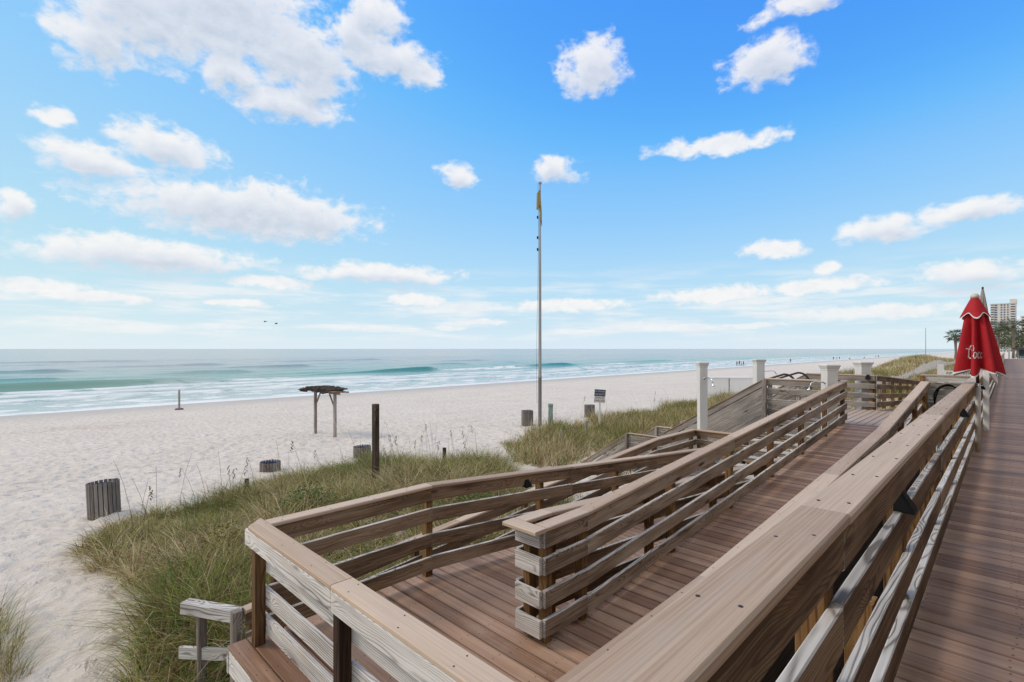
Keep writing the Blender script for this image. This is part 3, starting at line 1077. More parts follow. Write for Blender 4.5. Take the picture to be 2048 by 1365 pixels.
# newel in front of the board ends
post('newel', -4.66, 14.40, -0.80, 0.70, sw, MIDG, 0.10)
stair_side('stair_wall', 'far boarded side wall of the beach stair', 18.5, -1)
for k, (yy, lb) in enumerate(((14.5, 'lower stair railing nearest the viewer, beside the dune grass'), (16.45, 'lower stair railing in the middle of the flight'), (18.4, 'lower stair railing at the far edge of the flight'))):
    rt = stair_side('stair_wall', lb, yy, -1, 2)
    board('cap_board', (-7.66 if k != 1 else -8.3, yy, -1.26), (-8.9, yy, -1.26), 0.15, 0.042, rt, BROWN, CAP)
    for i in range(4):
        board('rail_board', (-7.7 if k != 1 else -8.3, yy - 0.045, -1.40 - i * 0.2), (-8.88, yy - 0.045, -1.40 - i * 0.2), 0.036, 0.15, rt, MIDG, GREY)
    post('newel', -8.9, yy - 0.10, -2.6, -1.245, rt, MIDG)

ms = empty('beach_stair', (-4.8, 16.5, ZF), 'wide grey timber stair down to the sand, with open risers', 'stair')
for i in range(11):
    z = ZF - 0.176 * (i + 1)
    x = -4.8 - 0.29 * (i + 0.5)
    for s_ in (-0.07, 0.07):
        board('tread', (x + s_, 14.56, z), (x + s_, 18.44, z), 0.135, 0.036, ms, MIDG, MIDG)
for j in range(7):
    board('platform_board', (-8.06 - j * 0.14, 14.56, -2.27), (-8.06 - j * 0.14, 18.4, -2.27), 0.135, 0.036, ms, MIDG, MIDG)
for i in range(6):
    z = -2.27 - 0.18 * (i + 1)
    x = -8.95 - 0.29 * (i + 0.5)
    for s_ in (-0.07, 0.07):
        board('tread', (x + s_, 14.56, z), (x + s_, 18.4, z), 0.135, 0.036, ms, MIDG, MIDG)
for yy in (14.62, 16.5, 18.38):
    board('stringer', (-4.75, yy, ZF - 0.24), (-8.05, yy, -2.45), 0.05, 0.26, ms, MIDG)
    board('stringer', (-8.9, yy, -2.45), (-10.8, yy, -3.60), 0.05, 0.26, ms, MIDG)

# small flight from the shower landing
ss = empty('shower_steps', (-4.0, 11.8, ZB), 'short weathered steps seen through the double railing below the showers', 'steps')
for i in range(8):
    z = ZB + 0.165 * (i + 1)
    y = 11.75 + 0.29 * i
    if z > -0.5:
        break
    for s_ in (-0.068, 0.068):
        board('tread', (-4.62, y + s_, z), (-3.30, y + s_, z), 0.132, 0.036, ss, GREY if (i + (s_ > 0)) % 3 else MIDG, GREY)
    board('riser', (-4.60, y - 0.13, z - 0.06), (-3.32, y - 0.13, z - 0.06), 0.02, 0.05, ss, BROWN)
for xx in (-4.58, -3.96, -3.34):
    board('stringer', (xx, 11.65, ZB - 0.02), (xx, 13.7, -0.62), 0.05, 0.2, ss, MIDG)

# curved pipe handrails in the middle of the stair
for k, (yy, lb) in enumerate(((15.75, 'dark curved pipe handrail at the stair head, nearer one'), (17.1, 'dark curved pipe handrail at the stair head, farther one'))):
    bm = bmesh.new()
    pts = [(-4.25, yy, ZF), (-4.25, yy, 0.42)]
    for a in range(0, 100, 12):
        pts.append((-4.55 + 0.30 * math.cos(R(a)), yy, 0.45 + 0.34 * math.sin(R(a))))
    pts += [(-5.1, yy, 0.60), (-7.4, yy, -0.85), (-7.75, yy, -1.22), (-7.8, yy, -2.25)]
    tube(bm, pts, 0.03, 10)
    bbox(bm, -4.32, -4.18, yy - 0.07, yy + 0.07, ZF, ZF + 0.012)
    tag(bm_obj('pipe_handrail', bm, RUST, smooth=False), lb, 'handrail', 'stair handrails')


# ------------------------------------------------------------------ shower columns
def column(x, y, w, z0, z1, label, head=None, valves=False, rot=R(44.5)):
    root = empty('shower_column', (x, y, z0), label, 'column', 'white shower columns')
    root.rotation_euler = (0, 0, rot)
    h = z1 - z0
    bm = bmesh.new()
    bbox(bm, -w / 2, w / 2, -w / 2, w / 2, 0, h - 0.13)
    bmesh.ops.bevel(bm, geom=[e for e in bm.edges if abs(e.verts[0].co.z - e.verts[1].co.z) > 0.5], offset=0.006, segments=1, affect='EDGES')
    bm_obj('shaft', bm, COLUMN, root)
    # moulded cap: stepped square rings
    bm = bmesh.new()
    prof = [(0.5, -0.15), (0.53, -0.145), (0.53, -0.115), (0.56, -0.10), (0.64, -0.045), (0.655, -0.04), (0.655, -0.018), (0.60, -0.01), (0.57, 0.0)]
    lathe(bm, [(r * w * math.sqrt(2), h + z) for (r, z) in prof], 4, a0=R(45))
    bm_obj('cap', bm, COLUMN, root)
    bm = bmesh.new()
    bbox(bm, -w * 0.53, w * 0.53, -w * 0.53, w * 0.53, h * 0.20, h * 0.20 + 0.012)
    bbox(bm, -w * 0.54, w * 0.54, -w * 0.54, w * 0.54, 0.0, 0.10)
    bm_obj('base_trim', bm, COLUMN, root)
    if head:
        # arm leaves the column along local direction head=(dx,dy)
        dx, dy = head
        bm = bmesh.new()
        z = h - 0.45
        s0 = w / 2
        L = 0.34 if abs(dx) + abs(dy) > 1.5 else 0.46
        dx, dy = dx / math.hypot(dx, dy), dy / math.hypot(dx, dy)
        pts = [(dx * s0, dy * s0, z), (dx * (s0 + L * 0.6), dy * (s0 + L * 0.6), z + 0.035), (dx * (s0 + L * 0.85), dy * (s0 + L * 0.85), z + 0.01), (dx * (s0 + L), dy * (s0 + L), z - 0.10)]
        tube(bm, pts, 0.013, 8)
        tube(bm, [(dx * s0, dy * s0, z), (dx * (s0 + 0.012), dy * (s0 + 0.012), z)], 0.035, 12)
        arm = bm_obj('shower_arm', bm, CHROME, root, smooth=True)
        bm = bmesh.new()
        e = Vector((dx * (s0 + L), dy * (s0 + L), z - 0.10))
        tube(bm, [e, e + Vector((dx * 0.01, dy * 0.01, -0.035)), e + Vector((dx * 0.02, dy * 0.02, -0.07)), e + Vector((dx * 0.022, dy * 0.022, -0.08))], [0.016, 0.022, 0.045, 0.045], 12)
        bm_obj('shower_head', bm, CHROME, arm, smooth=True)
    if valves:
        for k in (-0.035, 0.035):
            bm = bmesh.new()
            tube(bm, [(k, -w / 2, h * 0.53), (k, -w / 2 - 0.03, h * 0.53)], 0.025, 12)
            tube(bm, [(k, -w / 2 - 0.025, h * 0.53), (k + 0.09 * (k > 0), -w / 2 - 0.03, h * 0.53)], 0.008, 6)
            bm_obj('valve', bm, BLACK, root)
    return root


column(-6.02, 13.62, 0.213, -3.0, 1.16, 'white shower column with two valves, left of all, before the sloping wall', (0.12, -1), True)
column(-6.32, 18.95, 0.28, -2.6, 1.16, 'white capped column behind the stair wall, second from left', (1, -0.1))
column(-3.13, 14.30, 0.262, ZB, 1.14, 'white capped column with shower arm, right behind the rising railing', (-1, -0.25))
column(-3.22, 18.85, 0.31, -0.9, 1.12, 'white capped column behind the upper landing railing', None)


# ------------------------------------------------------------------ wall with hose, sign, posts beside the umbrella
wp = empty('hose_screen', (-1.0, 16.05, -0.3), 'boarded screen with a hanging hose at the end of the upper ramp', 'screen')
board('cap_board', (-1.55, 16.05, 0.872), (-0.50, 16.05, 0.872), 0.15, CAPT, wp, CAP, CAP)
for i in range(8):
    board('rail_board', (-1.50, 16.01, 0.775 - i * 0.158), (-0.50, 16.01, 0.775 - i * 0.158), 0.036, 0.142 if i == 0 else 0.152, wp, GREY if i in (0, 3) else MIDG, GREY, jit=0.002)
post('post', -1.51, 15.96, -0.95, 0.85, wp, POST)
post('post', -1.50, 16.10, -0.95, 0.85, wp, MIDG)
bm = bmesh.new()
pts = []
for i in range(60):
    a = i / 59 * 2 * math.pi * 2.3 + 0.6
    pts.append((-1.02 + (0.27 + 0.03 * math.sin(a * 1.7)) * math.cos(a), 15.955 - 0.0006 * i, 0.25 + (0.40 + 0.02 * math.cos(a * 2.2)) * math.sin(a)))
tube(bm, pts, 0.014, 7)
tag(bm_obj('hose', bm, BLACK, smooth=True), 'black hose coiled on the boarded screen', 'hose')


def text_mesh(name, body, size, mat, parent, M, align='CENTER', shear=0.0, extrude=0.001):
    cu = bpy.data.curves.new(name, 'FONT')
    cu.body = body
    cu.size = size
    cu.align_x = align
    cu.align_y = 'CENTER'
    cu.shear = shear
    cu.extrude = extrude
    cu.resolution_u = 2
    tmp = bpy.data.objects.new(name, cu)
    COL.objects.link(tmp)
    dg = bpy.context.evaluated_depsgraph_get()
    me = bpy.data.meshes.new_from_object(tmp.evaluated_get(dg))
    bpy.data.objects.remove(tmp)
    bpy.data.curves.remove(cu)
    me.materials.clear()
    me.materials.append(mat)
    o = link(bpy.data.objects.new(name, me))
    place(o, parent, M)
    return o


# upright text facing -Y
UP = Matrix.Rotation(R(90), 4, 'X')
rs = empty('warning_sign', (-1.28, 17.5, -1.0), 'white timber sign with black RIP CURRENTS lettering behind the screen', 'sign')
post('post', -1.27, 17.50, -1.2, 1.11, rs, WHITE, 0.14)
post('post', -0.60, 17.50, -1.2, 1.02, rs, WHITE, 0.11)
board('sign_board', (-1.22, 17.40, 0.885), (-0.52, 17.40, 0.885), 0.03, 0.125, rs, WHITE)
text_mesh('lettering', 'RIP CURRENTS', 0.088, INK, rs, Matrix.Translation((-0.865, 17.383, 0.885)) @ UP)

wpst = empty('white_post', (-0.30, 12.9, 0), 'white square post with a slanting white board, beside the red umbrella', 'post')
post('shaft', -0.292, 12.9, 0.0, 1.12, wpst, WHITE, 0.085)
board('slanting_board', (-0.245, 12.93, 1.10), (-0.15, 13.2, 0.90), 0.03, 0.12, wpst, WHITE)


# wedge shaped rail lamps
def rail_lamp(p, n, label, s=1.0):
    """black louvre lamp: narrow at the top, flared and open below"""
    x = Vector((n[0], n[1], 0)).normalized()
    y = Vector((-x.y, x.x, 0))
    bm = bmesh.new()
    P = lambda a, b, c: bm.verts.new(Vector(p) + x * a * s + y * b * s + Vector((0, 0, c * s)))
    b0 = [P(0, -0.045, 0), P(0, 0.045, 0), P(0.085, 0.055, 0), P(0.085, -0.055, 0)]
    b1 = [P(0, -0.045, 0.02), P(0, 0.045, 0.02), P(0.08, 0.052, 0.022), P(0.08, -0.052, 0.022)]
    t0 = [P(0, -0.030, 0.115), P(0, 0.030, 0.115), P(0.022, 0.030, 0.115), P(0.022, -0.030, 0.115)]
    for a, b in ((b0, b1), (b1, t0)):
        for i in range(4):
            j = (i + 1) % 4
            bm.faces.new((a[i], a[j], b[j], b[i]))
    bm.faces.new(b0[::-1])
    bm.faces.new(t0)
    bmesh.ops.recalc_face_normals(bm, faces=bm.faces)
    return tag(bm_obj('rail_lamp', bm, BLACK), label, 'lamp', 'black wedge lamps on the railings')


rail_lamp((-0.404, 3.13, 0.722), (1, 0), 'black wedge lamp on the boardwalk railing, nearest the viewer', 1.0)
rail_lamp((-0.404, 7.9, 0.730), (1, 0), 'black wedge lamp on the boardwalk railing just before the umbrella', 1.0)
rail_lamp((-0.362, 12.4, 0.79), (1, 0), 'black wedge lamp just beyond the umbrella pole', 0.9)
rail_lamp((-0.362, 14.6, 0.79), (1, 0), 'farthest black wedge lamp on the boardwalk railing', 0.9)
rail_lamp((-4.72, 5.05, -0.36), (1, 0), 'black wedge lamp on the bent railing of the middle ramp', 1.05)
rail_lamp((-3.02, 18.44, 0.60), (0, -1), 'black wedge lamp on the far upper landing railing', 1.2)


# ------------------------------------------------------------------ umbrellas
def red_cloth():
    m, g, bs, out = new_mat('red_canvas')
    tc = g.n('ShaderNodeTexCoord')
    n = g.noise(tc.outputs['Object'], 9, 4, 0.6)
    col = g.ramp(n, [(0.2, (0.30, 0.002, 0.008)), (0.8, (0.50, 0.004, 0.014))])
    m.node_tree.links.new(col, bs.inputs['Base Color'])
    bs.inputs['Roughness'].default_value = 0.75
    b = g.n('ShaderNodeBump')
    b.inputs['Strength'].default_value = 0.25
    b.inputs['Distance'].default_value = 0.01
    m.node_tree.links.new(g.noise(g.v('MULTIPLY', tc.outputs['Object'], (1, 1, 0.3)), 22, 3), b.inputs['Height'])
    m.node_tree.links.new(b.outputs[0], bs.inputs['Normal'])
    return m


RED = red_cloth()
U = empty('closed_umbrella', (-0.318, 10.15, 0.0), 'closed red parasol with white script lettering and white hem, beside the boardwalk railing', 'umbrella')
NF = 7
LEAN = (-0.035, 0.02)


def canopy_pt(a, t, amp=1.0):
    """a: angle, t: 0 top .. 1 hem. folds: deep pleats between ribs"""
    z = 2.285 - 1.115 * t
    r = 0.062 + 0.225 * (t ** 0.85)
    fold = math.cos(NF * a - 0.6) * 0.5 + 0.5
    pl = 1 - amp * (0.62 * (1 - fold) ** 1.2) * min(1, t * 2.2)
    sk = 1 + 0.08 * math.sin(a * 2 + 1.0) * t
    rr = r * pl * sk
    hem = 0.045 * math.cos(NF * a - 0.6) * t ** 6 + 0.03 * math.sin(3 * a + 0.6) * t ** 4
    ca, sa = math.cos(a), math.sin(a)
    return Vector((rr * ca + LEAN[0] * (1 - t), rr * sa + LEAN[1] * (1 - t), z - hem))


def surf(bm, fn, na, nt, t0, t1, closed=True):
    rows = []
    for j in range(nt + 1):
        t = t0 + (t1 - t0) * j / nt
        rows.append([bm.verts.new(fn(2 * math.pi * i / na, t)) for i in range(na)])
    for j in range(nt):
        for i in range(na):
            k = (i + 1) % na
            bm.faces.new((rows[j][i], rows[j + 1][i], rows[j + 1][k], rows[j][k]))
    return rows


bm = bmesh.new()
surf(bm, canopy_pt, 112, 26, 0.10, 0.985)
cano = bm_obj('canopy', bm, RED, U, smooth=True)
bm = bmesh.new()
surf(bm, lambda a, t: canopy_pt(a, t) * 1.0 + Vector((math.cos(a), math.sin(a), 0)) * 0.004, 112, 1, 0.982, 1.0)
bm_obj('hem', bm, WHITE, cano, smooth=True)


def flounce(a, t):
    z = 2.30 - 0.30 * t
    r = 0.03 + 0.135 * t ** 0.9
    f = math.cos(5 * a + 0.9)
    rr = r * (1 + 0.14 * f * t)
    return Vector((rr * math.cos(a) + LEAN[0], rr * math.sin(a) + LEAN[1], z - 0.042 * f * t ** 2))


bm = bmesh.new()
surf(bm, flounce, 90, 10, 0.0, 0.95)
top = bm_obj('vent_flap', bm, RED, U, smooth=True)
bm = bmesh.new()
surf(bm, lambda a, t: flounce(a, t) + Vector((math.cos(a), math.sin(a), 0)) * 0.003, 90, 1, 0.945, 1.0)
bm_obj('hem', bm, WHITE, top, smooth=True)
bm = bmesh.new()
lathe(bm, [(0.05, 2.27), (0.055, 2.30), (0.04, 2.33), (0.02, 2.345)], 14, LEAN[0], LEAN[1])
bm_obj('finial', bm, CREAM, U, smooth=True)
bm = bmesh.new()
tube(bm, [(0, 0, 0.0), (0, 0, 0.95)], 0.032, 16)
bm_obj('base_sleeve', bm, CREAM, U, smooth=True)
bm = bmesh.new()
tube(bm, [(0, 0, 0.9), (LEAN[0], LEAN[1], 2.28)], 0.020, 12)
bm_obj('pole', bm, RUST, U, smooth=True)
bm = bmesh.new()
tube(bm, [(0, 0, 0.95), (0, 0, 1.01)], 0.030, 12)
tube(bm, [(0.0, -0.02, 0.98), (0.05, -0.06, 0.98)], 0.008, 6)
bm_obj('clamp', bm, CHROME, U)
for k in range(NF):
    a = (2 * math.pi * k + 0.6) / NF
    p1 = canopy_pt(a, 1.0)
    p0 = Vector((LEAN[0] + 0.02 * math.cos(a), LEAN[1] + 0.02 * math.sin(a), 2.24))
    bm = bmesh.new()
    tube(bm, [p0, p0.lerp(p1, 0.97) - Vector((math.cos(a), math.sin(a), 0)) * 0.03], 0.007, 5)
    bm_obj('rib', bm, RUST, U)

# flowing script on the panel that faces the viewer, cut off by the fold as in the place
view = Vector((0 + 0.318, -10.15, 0)).normalized()          # towards the viewer
rightv = Vector((-view.y, view.x, 0))
STROKES = [[(0.115, 0.150, .006), (0.100, 0.165, .008), (0.075, 0.158, .012), (0.050, 0.125, .017), (0.036, 0.085, .020), (0.035, 0.045, .020), (0.050, 0.020, .016), (0.075, 0.018, .010), (0.098, 0.040, .007)],
           [(0.115, 0.150, .005), (0.122, 0.120, .008), (0.106, 0.098, .008), (0.088, 0.104, .006), (0.092, 0.128, .006), (0.115, 0.150, .005)],
           [(-0.005, 0.120, .005), (0.008, 0.128, .007), (0.024, 0.118, .006), (0.03, 0.10, .006)],
           [(0.145, 0.085, .006), (0.125, 0.075, .011), (0.118, 0.045, .013), (0.128, 0.020, .011), (0.150, 0.022, .009), (0.163, 0.050, .011), (0.158, 0.078, .010), (0.145, 0.085, .006)],
           [(0.163, 0.078, .005), (0.180, 0.068, .006), (0.196, 0.082, .006)],
           [(0.222, 0.082, .007), (0.205, 0.085, .008), (0.190, 0.068, .011), (0.187, 0.040, .012), (0.198, 0.018, .010), (0.216, 0.024, .007), (0.228, 0.045, .005)],
           [(0.252, 0.080, .008), (0.236, 0.070, .009), (0.230, 0.040, .010), (0.240, 0.018, .009), (0.255, 0.035, .006)]]
bm = bmesh.new()
SX, SZ0 = -0.125, 1.36


def on_panel(sx, sz, lift=0.004):
    """nearest canopy point in front for a given sideways offset and height"""
    best = None
    for i in range(220):
        a = 2 * math.pi * i / 220
        t = (2.285 - sz) / 1.115
        p = canopy_pt(a, t)
        p.z = sz
        if p.dot(view) < 0.05:
            continue
        e = abs(p.dot(rightv) - sx)
        if best is None or e < best[0]:
            best = (e, p)
    return best[1] + view * lift


for stq in STROKES:
    pts = []
    for i in range(len(stq) - 1):
        p_0 = stq[max(i - 1, 0)]
        p_1, p_2 = stq[i], stq[i + 1]
        p_3 = stq[min(i + 2, len(stq) - 1)]
        for s_ in range(4):
            u = s_ / 4
            pts.append(tuple(0.5 * ((2 * p_1[c]) + (-p_0[c] + p_2[c]) * u + (2 * p_0[c] - 5 * p_1[c] + 4 * p_2[c] - p_3[c]) * u * u + (-p_0[c] + 3 * p_1[c] - 3 * p_2[c] + p_3[c]) * u ** 3) for c in range(3)))
    pts.append(stq[-1])
    prev = None
    for i, (x, z, w) in enumerate(pts):
        a_, b_ = pts[max(i - 1, 0)], pts[min(i + 1, len(pts) - 1)]
        dx, dz = b_[0] - a_[0], b_[1] - a_[1]
        L = math.hypot(dx, dz) or 1
        nx, nz = -dz / L * w * 0.62, dx / L * w * 0.62
        sl = 0.18
        l = on_panel(SX + 0.66 * (x + nx) + sl * 0, SZ0 + 1.3 * (z + nz))
        r = on_panel(SX + 0.66 * (x - nx), SZ0 + 1.3 * (z - nz))
        vl, vr = bm.verts.new(l), bm.verts.new(r)
        if prev:
            bm.faces.new((prev[0], prev[1], vr, vl))
        prev = (vl, vr)
bm_obj('script_lettering', bm, WHITE, cano)

G = empty('closed_umbrella', (-0.535, 20.3, -0.9), 'narrow grey closed parasol standing behind the red one', 'umbrella')
bm = bmesh.new()
surf(bm, lambda a, t: Vector(((0.015 + 0.17 * t ** 0.8) * (1 + 0.25 * math.cos(8 * a) * min(1, 3 * t)) * math.cos(a), (0.015 + 0.17 * t ** 0.8) * (1 + 0.25 * math.cos(8 * a) * min(1, 3 * t)) * math.sin(a), 4.22 - 1.7 * t - 0.04 * math.cos(8 * a) * t)), 64, 14, 0, 1)
bm_obj('canopy', bm, GREYCLOTH, G, smooth=True)
bm = bmesh.new()
tube(bm, [(0, 0, 0), (0, 0, 4.24)], 0.025, 10)
bm_obj('pole', bm, RUST, G)


# ------------------------------------------------------------------ trash cans
def can_proto():
    H_, Rr = 0.92, 0.35
    n = 22
    slat = board_mesh('slat', H_, 0.082, 0.022, SLAT, SLAT, 0.004)
    bm = bmesh.new()
    lathe(bm, [(Rr - 0.05, 0.03), (Rr - 0.05, H_ - 0.10), (Rr - 0.035, H_ - 0.06), (Rr - 0.06, H_ - 0.055), (Rr - 0.075, H_ - 0.10), (Rr - 0.075, 0.06)], 32, cap=False)
    me = bpy.data.meshes.new('liner')
    bm.to_mesh(me)
    bm.free()
    me.materials.append(BLUE)
    me.polygons.foreach_set('use_smooth', [True] * len(me.polygons))
    bm = bmesh.new()
    for z in (0.12, H_ - 0.14):
        lathe(bm, [(Rr - 0.028, z), (Rr - 0.012, z), (Rr - 0.012, z + 0.04), (Rr - 0.028, z + 0.04)], 32, cap=False)
    me2 = bpy.data.meshes.new('band')
    bm.to_mesh(me2)
    bm.free()
    me2.materials.append(BLACK)
    return slat, me, me2, n, Rr


CAN = can_proto()


def trash_can(x, y, z, label, tilt=(0, 0), rot=0.0):
    slat, liner, band, n, Rr = CAN
    root = empty('trash_can', (x, y, z), label, 'trash can', 'slatted trash cans on the beach')
    root.rotation_euler = (tilt[0], tilt[1], rot)
    for nm, me in (('liner', liner), ('band', band)):
        o = link(bpy.data.objects.new(nm, me))
        o.parent = root
    for i in range(n):
        a = 2 * math.pi * i / n
        o = link(bpy.data.objects.new('slat', slat))
        o.parent = root
        # local X up, local Z outward
        ca, sa = math.cos(a), math.sin(a)
        dz = random.uniform(-0.008, 0.008)
        o.matrix_basis = Matrix(((0, -sa, ca, Rr * ca), (0, ca, sa, Rr * sa), (1, 0, 0, dz), (0, 0, 0, 1)))
    return root


def gz(x, y):
    return float(ground_z(np.array([x]), np.array([y]))[0])


trash_can(-17.45, 2.02, gz(-17.45, 2.02) + 0.01, 'tilted slatted trash can on open sand at far left', (R(2), R(-4)))
trash_can(-19.9, 7.2, -3.66, 'slatted trash can half hidden by grass, second from the left', (0, R(2)))
trash_can(-19.3, 10.7, -3.48, 'slatted trash can behind the dark timber post', (R(1), 0))
trash_can(-20.9, 22.6, gz(-20.9, 22.6), 'slatted trash can just left of the flagpole')
trash_can(-20.6, 28.6, gz(-20.6, 28.6) - 0.06, 'slatted trash can beside the swim warning sign')

# ------------------------------------------------------------------ beach furniture
# flagpole
fp = empty('flagpole', (-19.7, 22.4, -3.2), 'tall grey flagpole with a limp yellow flag', 'flagpole')
bm = bmesh.new()
lathe(bm, [(0.105, 0), (0.102, 3.0), (0.108, 3.0), (0.108, 3.08), (0.098, 3.1), (0.078, 9), (0.05, 14.45)], 16)
bm_obj('pole', bm, POLE, fp, smooth=True)
bm = bmesh.new()
lathe(bm, [(0.05, 14.42), (0.11, 14.46), (0.11, 14.53), (0.05, 14.58)], 12)
bm_obj('truck', bm, POLE, fp)
Rv = Vector((math.cos(HEAD), math.sin(HEAD), 0))
bm = bmesh.new()
flag = [(0.02, 14.1), (-0.09, 13.9), (-0.13, 12.95), (-0.05, 12.9), (0.0, 13.2), (0.06, 13.1), (0.10, 12.4), (0.16, 11.95), (0.12, 12.7), (0.08, 13.6), (0.05, 14.1)]
fr_ = [bm.verts.new(Rv * x + Vector((0.05, -0.10, z))) for x, z in flag]
bk_ = [bm.verts.new(Rv * x * 0.9 + Vector((-0.05 + 0.05 * math.sin(9 * z), -0.02 + 0.06 * math.cos(7 * z), z))) for x, z in flag]
bm.faces.new(fr_)
bm.faces.new(bk_[::-1])
for i in range(len(flag)):
    j = (i + 1) % len(flag)
    bm.faces.new((fr_[j], fr_[i], bk_[i], bk_[j]))
bmesh.ops.recalc_face_normals(bm, faces=bm.faces)
bm_obj('flag', bm, YELLOW, fp)
bm = bmesh.new()
hl = [Rv * (-0.13 - 0.05 * math.sin(z * 0.4)) + Vector((0.02, -0.04, z)) for z in np.linspace(1.5, 14.4, 24)]
tube(bm, hl, 0.008, 5)
for z in (10.5, 11.2, 12.4):
    bbox(bm, -0.14, -0.06, -0.12, -0.06, z, z + 0.16)
bm_obj('halyard', bm, BLACK, fp)

gp = bmesh.new()
tube(gp, [(0, 0, -0.3), (0, 0, 0.85)], 0.14, 14)
tube(gp, [(0, 0, 0.85), (0, 0, 1.02)], 0.15, 14)
tag(bm_obj('pipe_stub', gp, GREENPIPE, None, (-19.3, 22.9, -2.75), True), 'pale green pipe stub standing beside the flagpole', 'pipe')

# shade frame
sh = empty('shade_frame', (-27.8, 13.1, -3.4), 'small timber shade frame with ragged dark thatch on two posts', 'shelter')
zA = gz(-29.0, 13.0)
for x in (-29.0, -26.55):
    post('post', x, 13.05, zA - 0.3, -0.98, sh, MIDG, 0.14)
board('beam', (-29.55, 13.05, -0.93), (-26.0, 13.05, -0.93), 0.09, 0.14, sh, MIDG)
board('brace', (-28.95, 13.05, -1.75), (-28.35, 13.05, -1.02), 0.07, 0.1, sh, MIDG)
board('brace', (-26.6, 13.05, -1.75), (-27.2, 13.05, -1.02), 0.07, 0.1, sh, MIDG)
for i in range(9):
    x = -29.6 + i * 0.44
    board('rafter', (x, 12.5, -0.84 + random.uniform(-.02, .02)), (x + random.uniform(-.1, .1), 13.6, -0.86 + random.uniform(-.03, .03)), 0.05, 0.08, sh, BROWN)
for i in range(5):
    board('batten', (-29.75 + random.uniform(-.2, .1), 12.6 + i * 0.22, -0.775), (-25.75 + random.uniform(-.2, .2), 12.6 + i * 0.22, -0.80 - 0.02 * i), 0.05, 0.05, sh, BROWN)
nx_, ny_ = 34, 14
vv = []
ff = []
for i in range(nx_):
    for j in range(ny_):
        x = -29.4 + 3.2 * i / (nx_ - 1)
        y = 12.45 + 1.2 * j / (ny_ - 1)
        z = -0.73 + 0.06 * random.random() + 0.07 * math.sin(i * 0.1) - (0.28 * random.random() if j < 2 or i in (18, 19, 20, 27) else 0)
        vv.append((x + random.uniform(-.05, .05), y + (random.uniform(-.35, .1) if j == 0 else 0), z))
for i in range(nx_ - 1):
    for j in range(ny_ - 1):
        if random.random() < 0.86:
            a = i * ny_ + j
            ff.append((a, a + ny_, a + ny_ + 1, a + 1))
me = mesh_from('thatch', vv, ff, [plain('old_thatch', (0.045, 0.036, 0.030), 0.95, var=0.5, scale=12)])
o = link(bpy.data.objects.new('thatch', me))
place(o, sh, Matrix.Identity(4))
o.modifiers.new('thick', 'SOLIDIFY').thickness = 0.04

# dark timber post in the grass with hook
tp = empty('timber_post', (-12.45, 7.3, -2.6), 'tall dark square timber post standing in the dune grass', 'post')
post('shaft', -12.45, 7.3, -2.9, -0.005, tp, DARKPOST, 0.145, rot=R(10))
for (x0_, x1_, z0_, z1_) in ((0.05, 0.16, 2.42, 2.50), (0.06, 0.14, 2.15, 2.25)):
    bm = bmesh.new()
    bbox(bm, x0_, x1_, -0.11, -0.02, z0_, z1_)
    bm_obj('bracket', bm, RUST, tp, (0.02, 0.02, 0))

# net post near the water
npz = gz(-55, 11.8)
vp = empty('beach_post', (-55.0, 11.8, npz), 'lone thin post near the water with a weighted foot', 'post')
bm = bmesh.new()
tube(bm, [(0, 0, 0), (0, 0, 1.85)], 0.085, 10)
bm_obj('shaft', bm, MIDG, vp)
bm = bmesh.new()
lathe(bm, [(0.34, 0), (0.35, 0.08), (0.28, 0.14), (0.10, 0.15)], 14)
bm_obj('foot', bm, plain('dull_purple', (0.16, 0.11, 0.15), 0.8), vp)

# swim warning sign
wz = gz(-16.3, 23.6)
wsg = empty('warning_sign', (-16.3, 23.6, wz), 'blue and white lifeguard warning sign on a white post in the grass', 'sign')
fd = Vector((math.sin(R(44.5)) * 1, -math.cos(R(44.5)), 0)).normalized()      # towards the boardwalk
fx = Vector((-fd.y, fd.x, 0))
tilt = Matrix.Rotation(R(-4), 4, fd)
Msg = Matrix(((fx.x, fd.x * -1, 0, -16.3), (fx.y, fd.y * -1, 0, 23.6), (0, 0, 1, 0), (0, 0, 0, 1)))
SZ = 1.52 - (793 - 698) * 28.2 / 1010


def sgn(name, x0, x1, z0, z1, d0, d1, mat):
    bm = bmesh.new()
    bbox(bm, x0, x1, d0, d1, z0, z1)
    o = bm_obj(name, bm, mat)
    return place(o, wsg, Matrix.Translation((0, 0, SZ)) @ Msg @ Matrix.Rotation(R(4), 4, 'Y'))


sgn('panel', -0.31, 0.31, -0.37, 0.37, 0.0, 0.02, WHITE)
sgn('blue_field', -0.31, 0.31, 0.0, 0.372, -0.004, -0.001, NAVY)
TM = Matrix.Translation((0, 0, SZ)) @ Msg @ Matrix.Rotation(R(4), 4, 'Y')
for txt, z, mt in (('NO LIFEGUARD', 0.265, WHITE), ('ON DUTY', 0.10, WHITE), ('SWIM AT', -0.10, REDP), ('OWN RISK', -0.265, REDP)):
    text_mesh('lettering', txt, 0.128 if txt[0] == 'N' else 0.155, mt, wsg, TM @ Matrix.Translation((0, -0.006, z)) @ UP @ Matrix.Scale(0.62 if txt[0] == 'N' else 0.82, 4, (1, 0, 0)))
post('post', -16.3 - fd.x * 0.05, 23.6 - fd.y * 0.05, wz - 0.2, SZ + 0.1, wsg, WHITE, 0.09, rot=R(45))

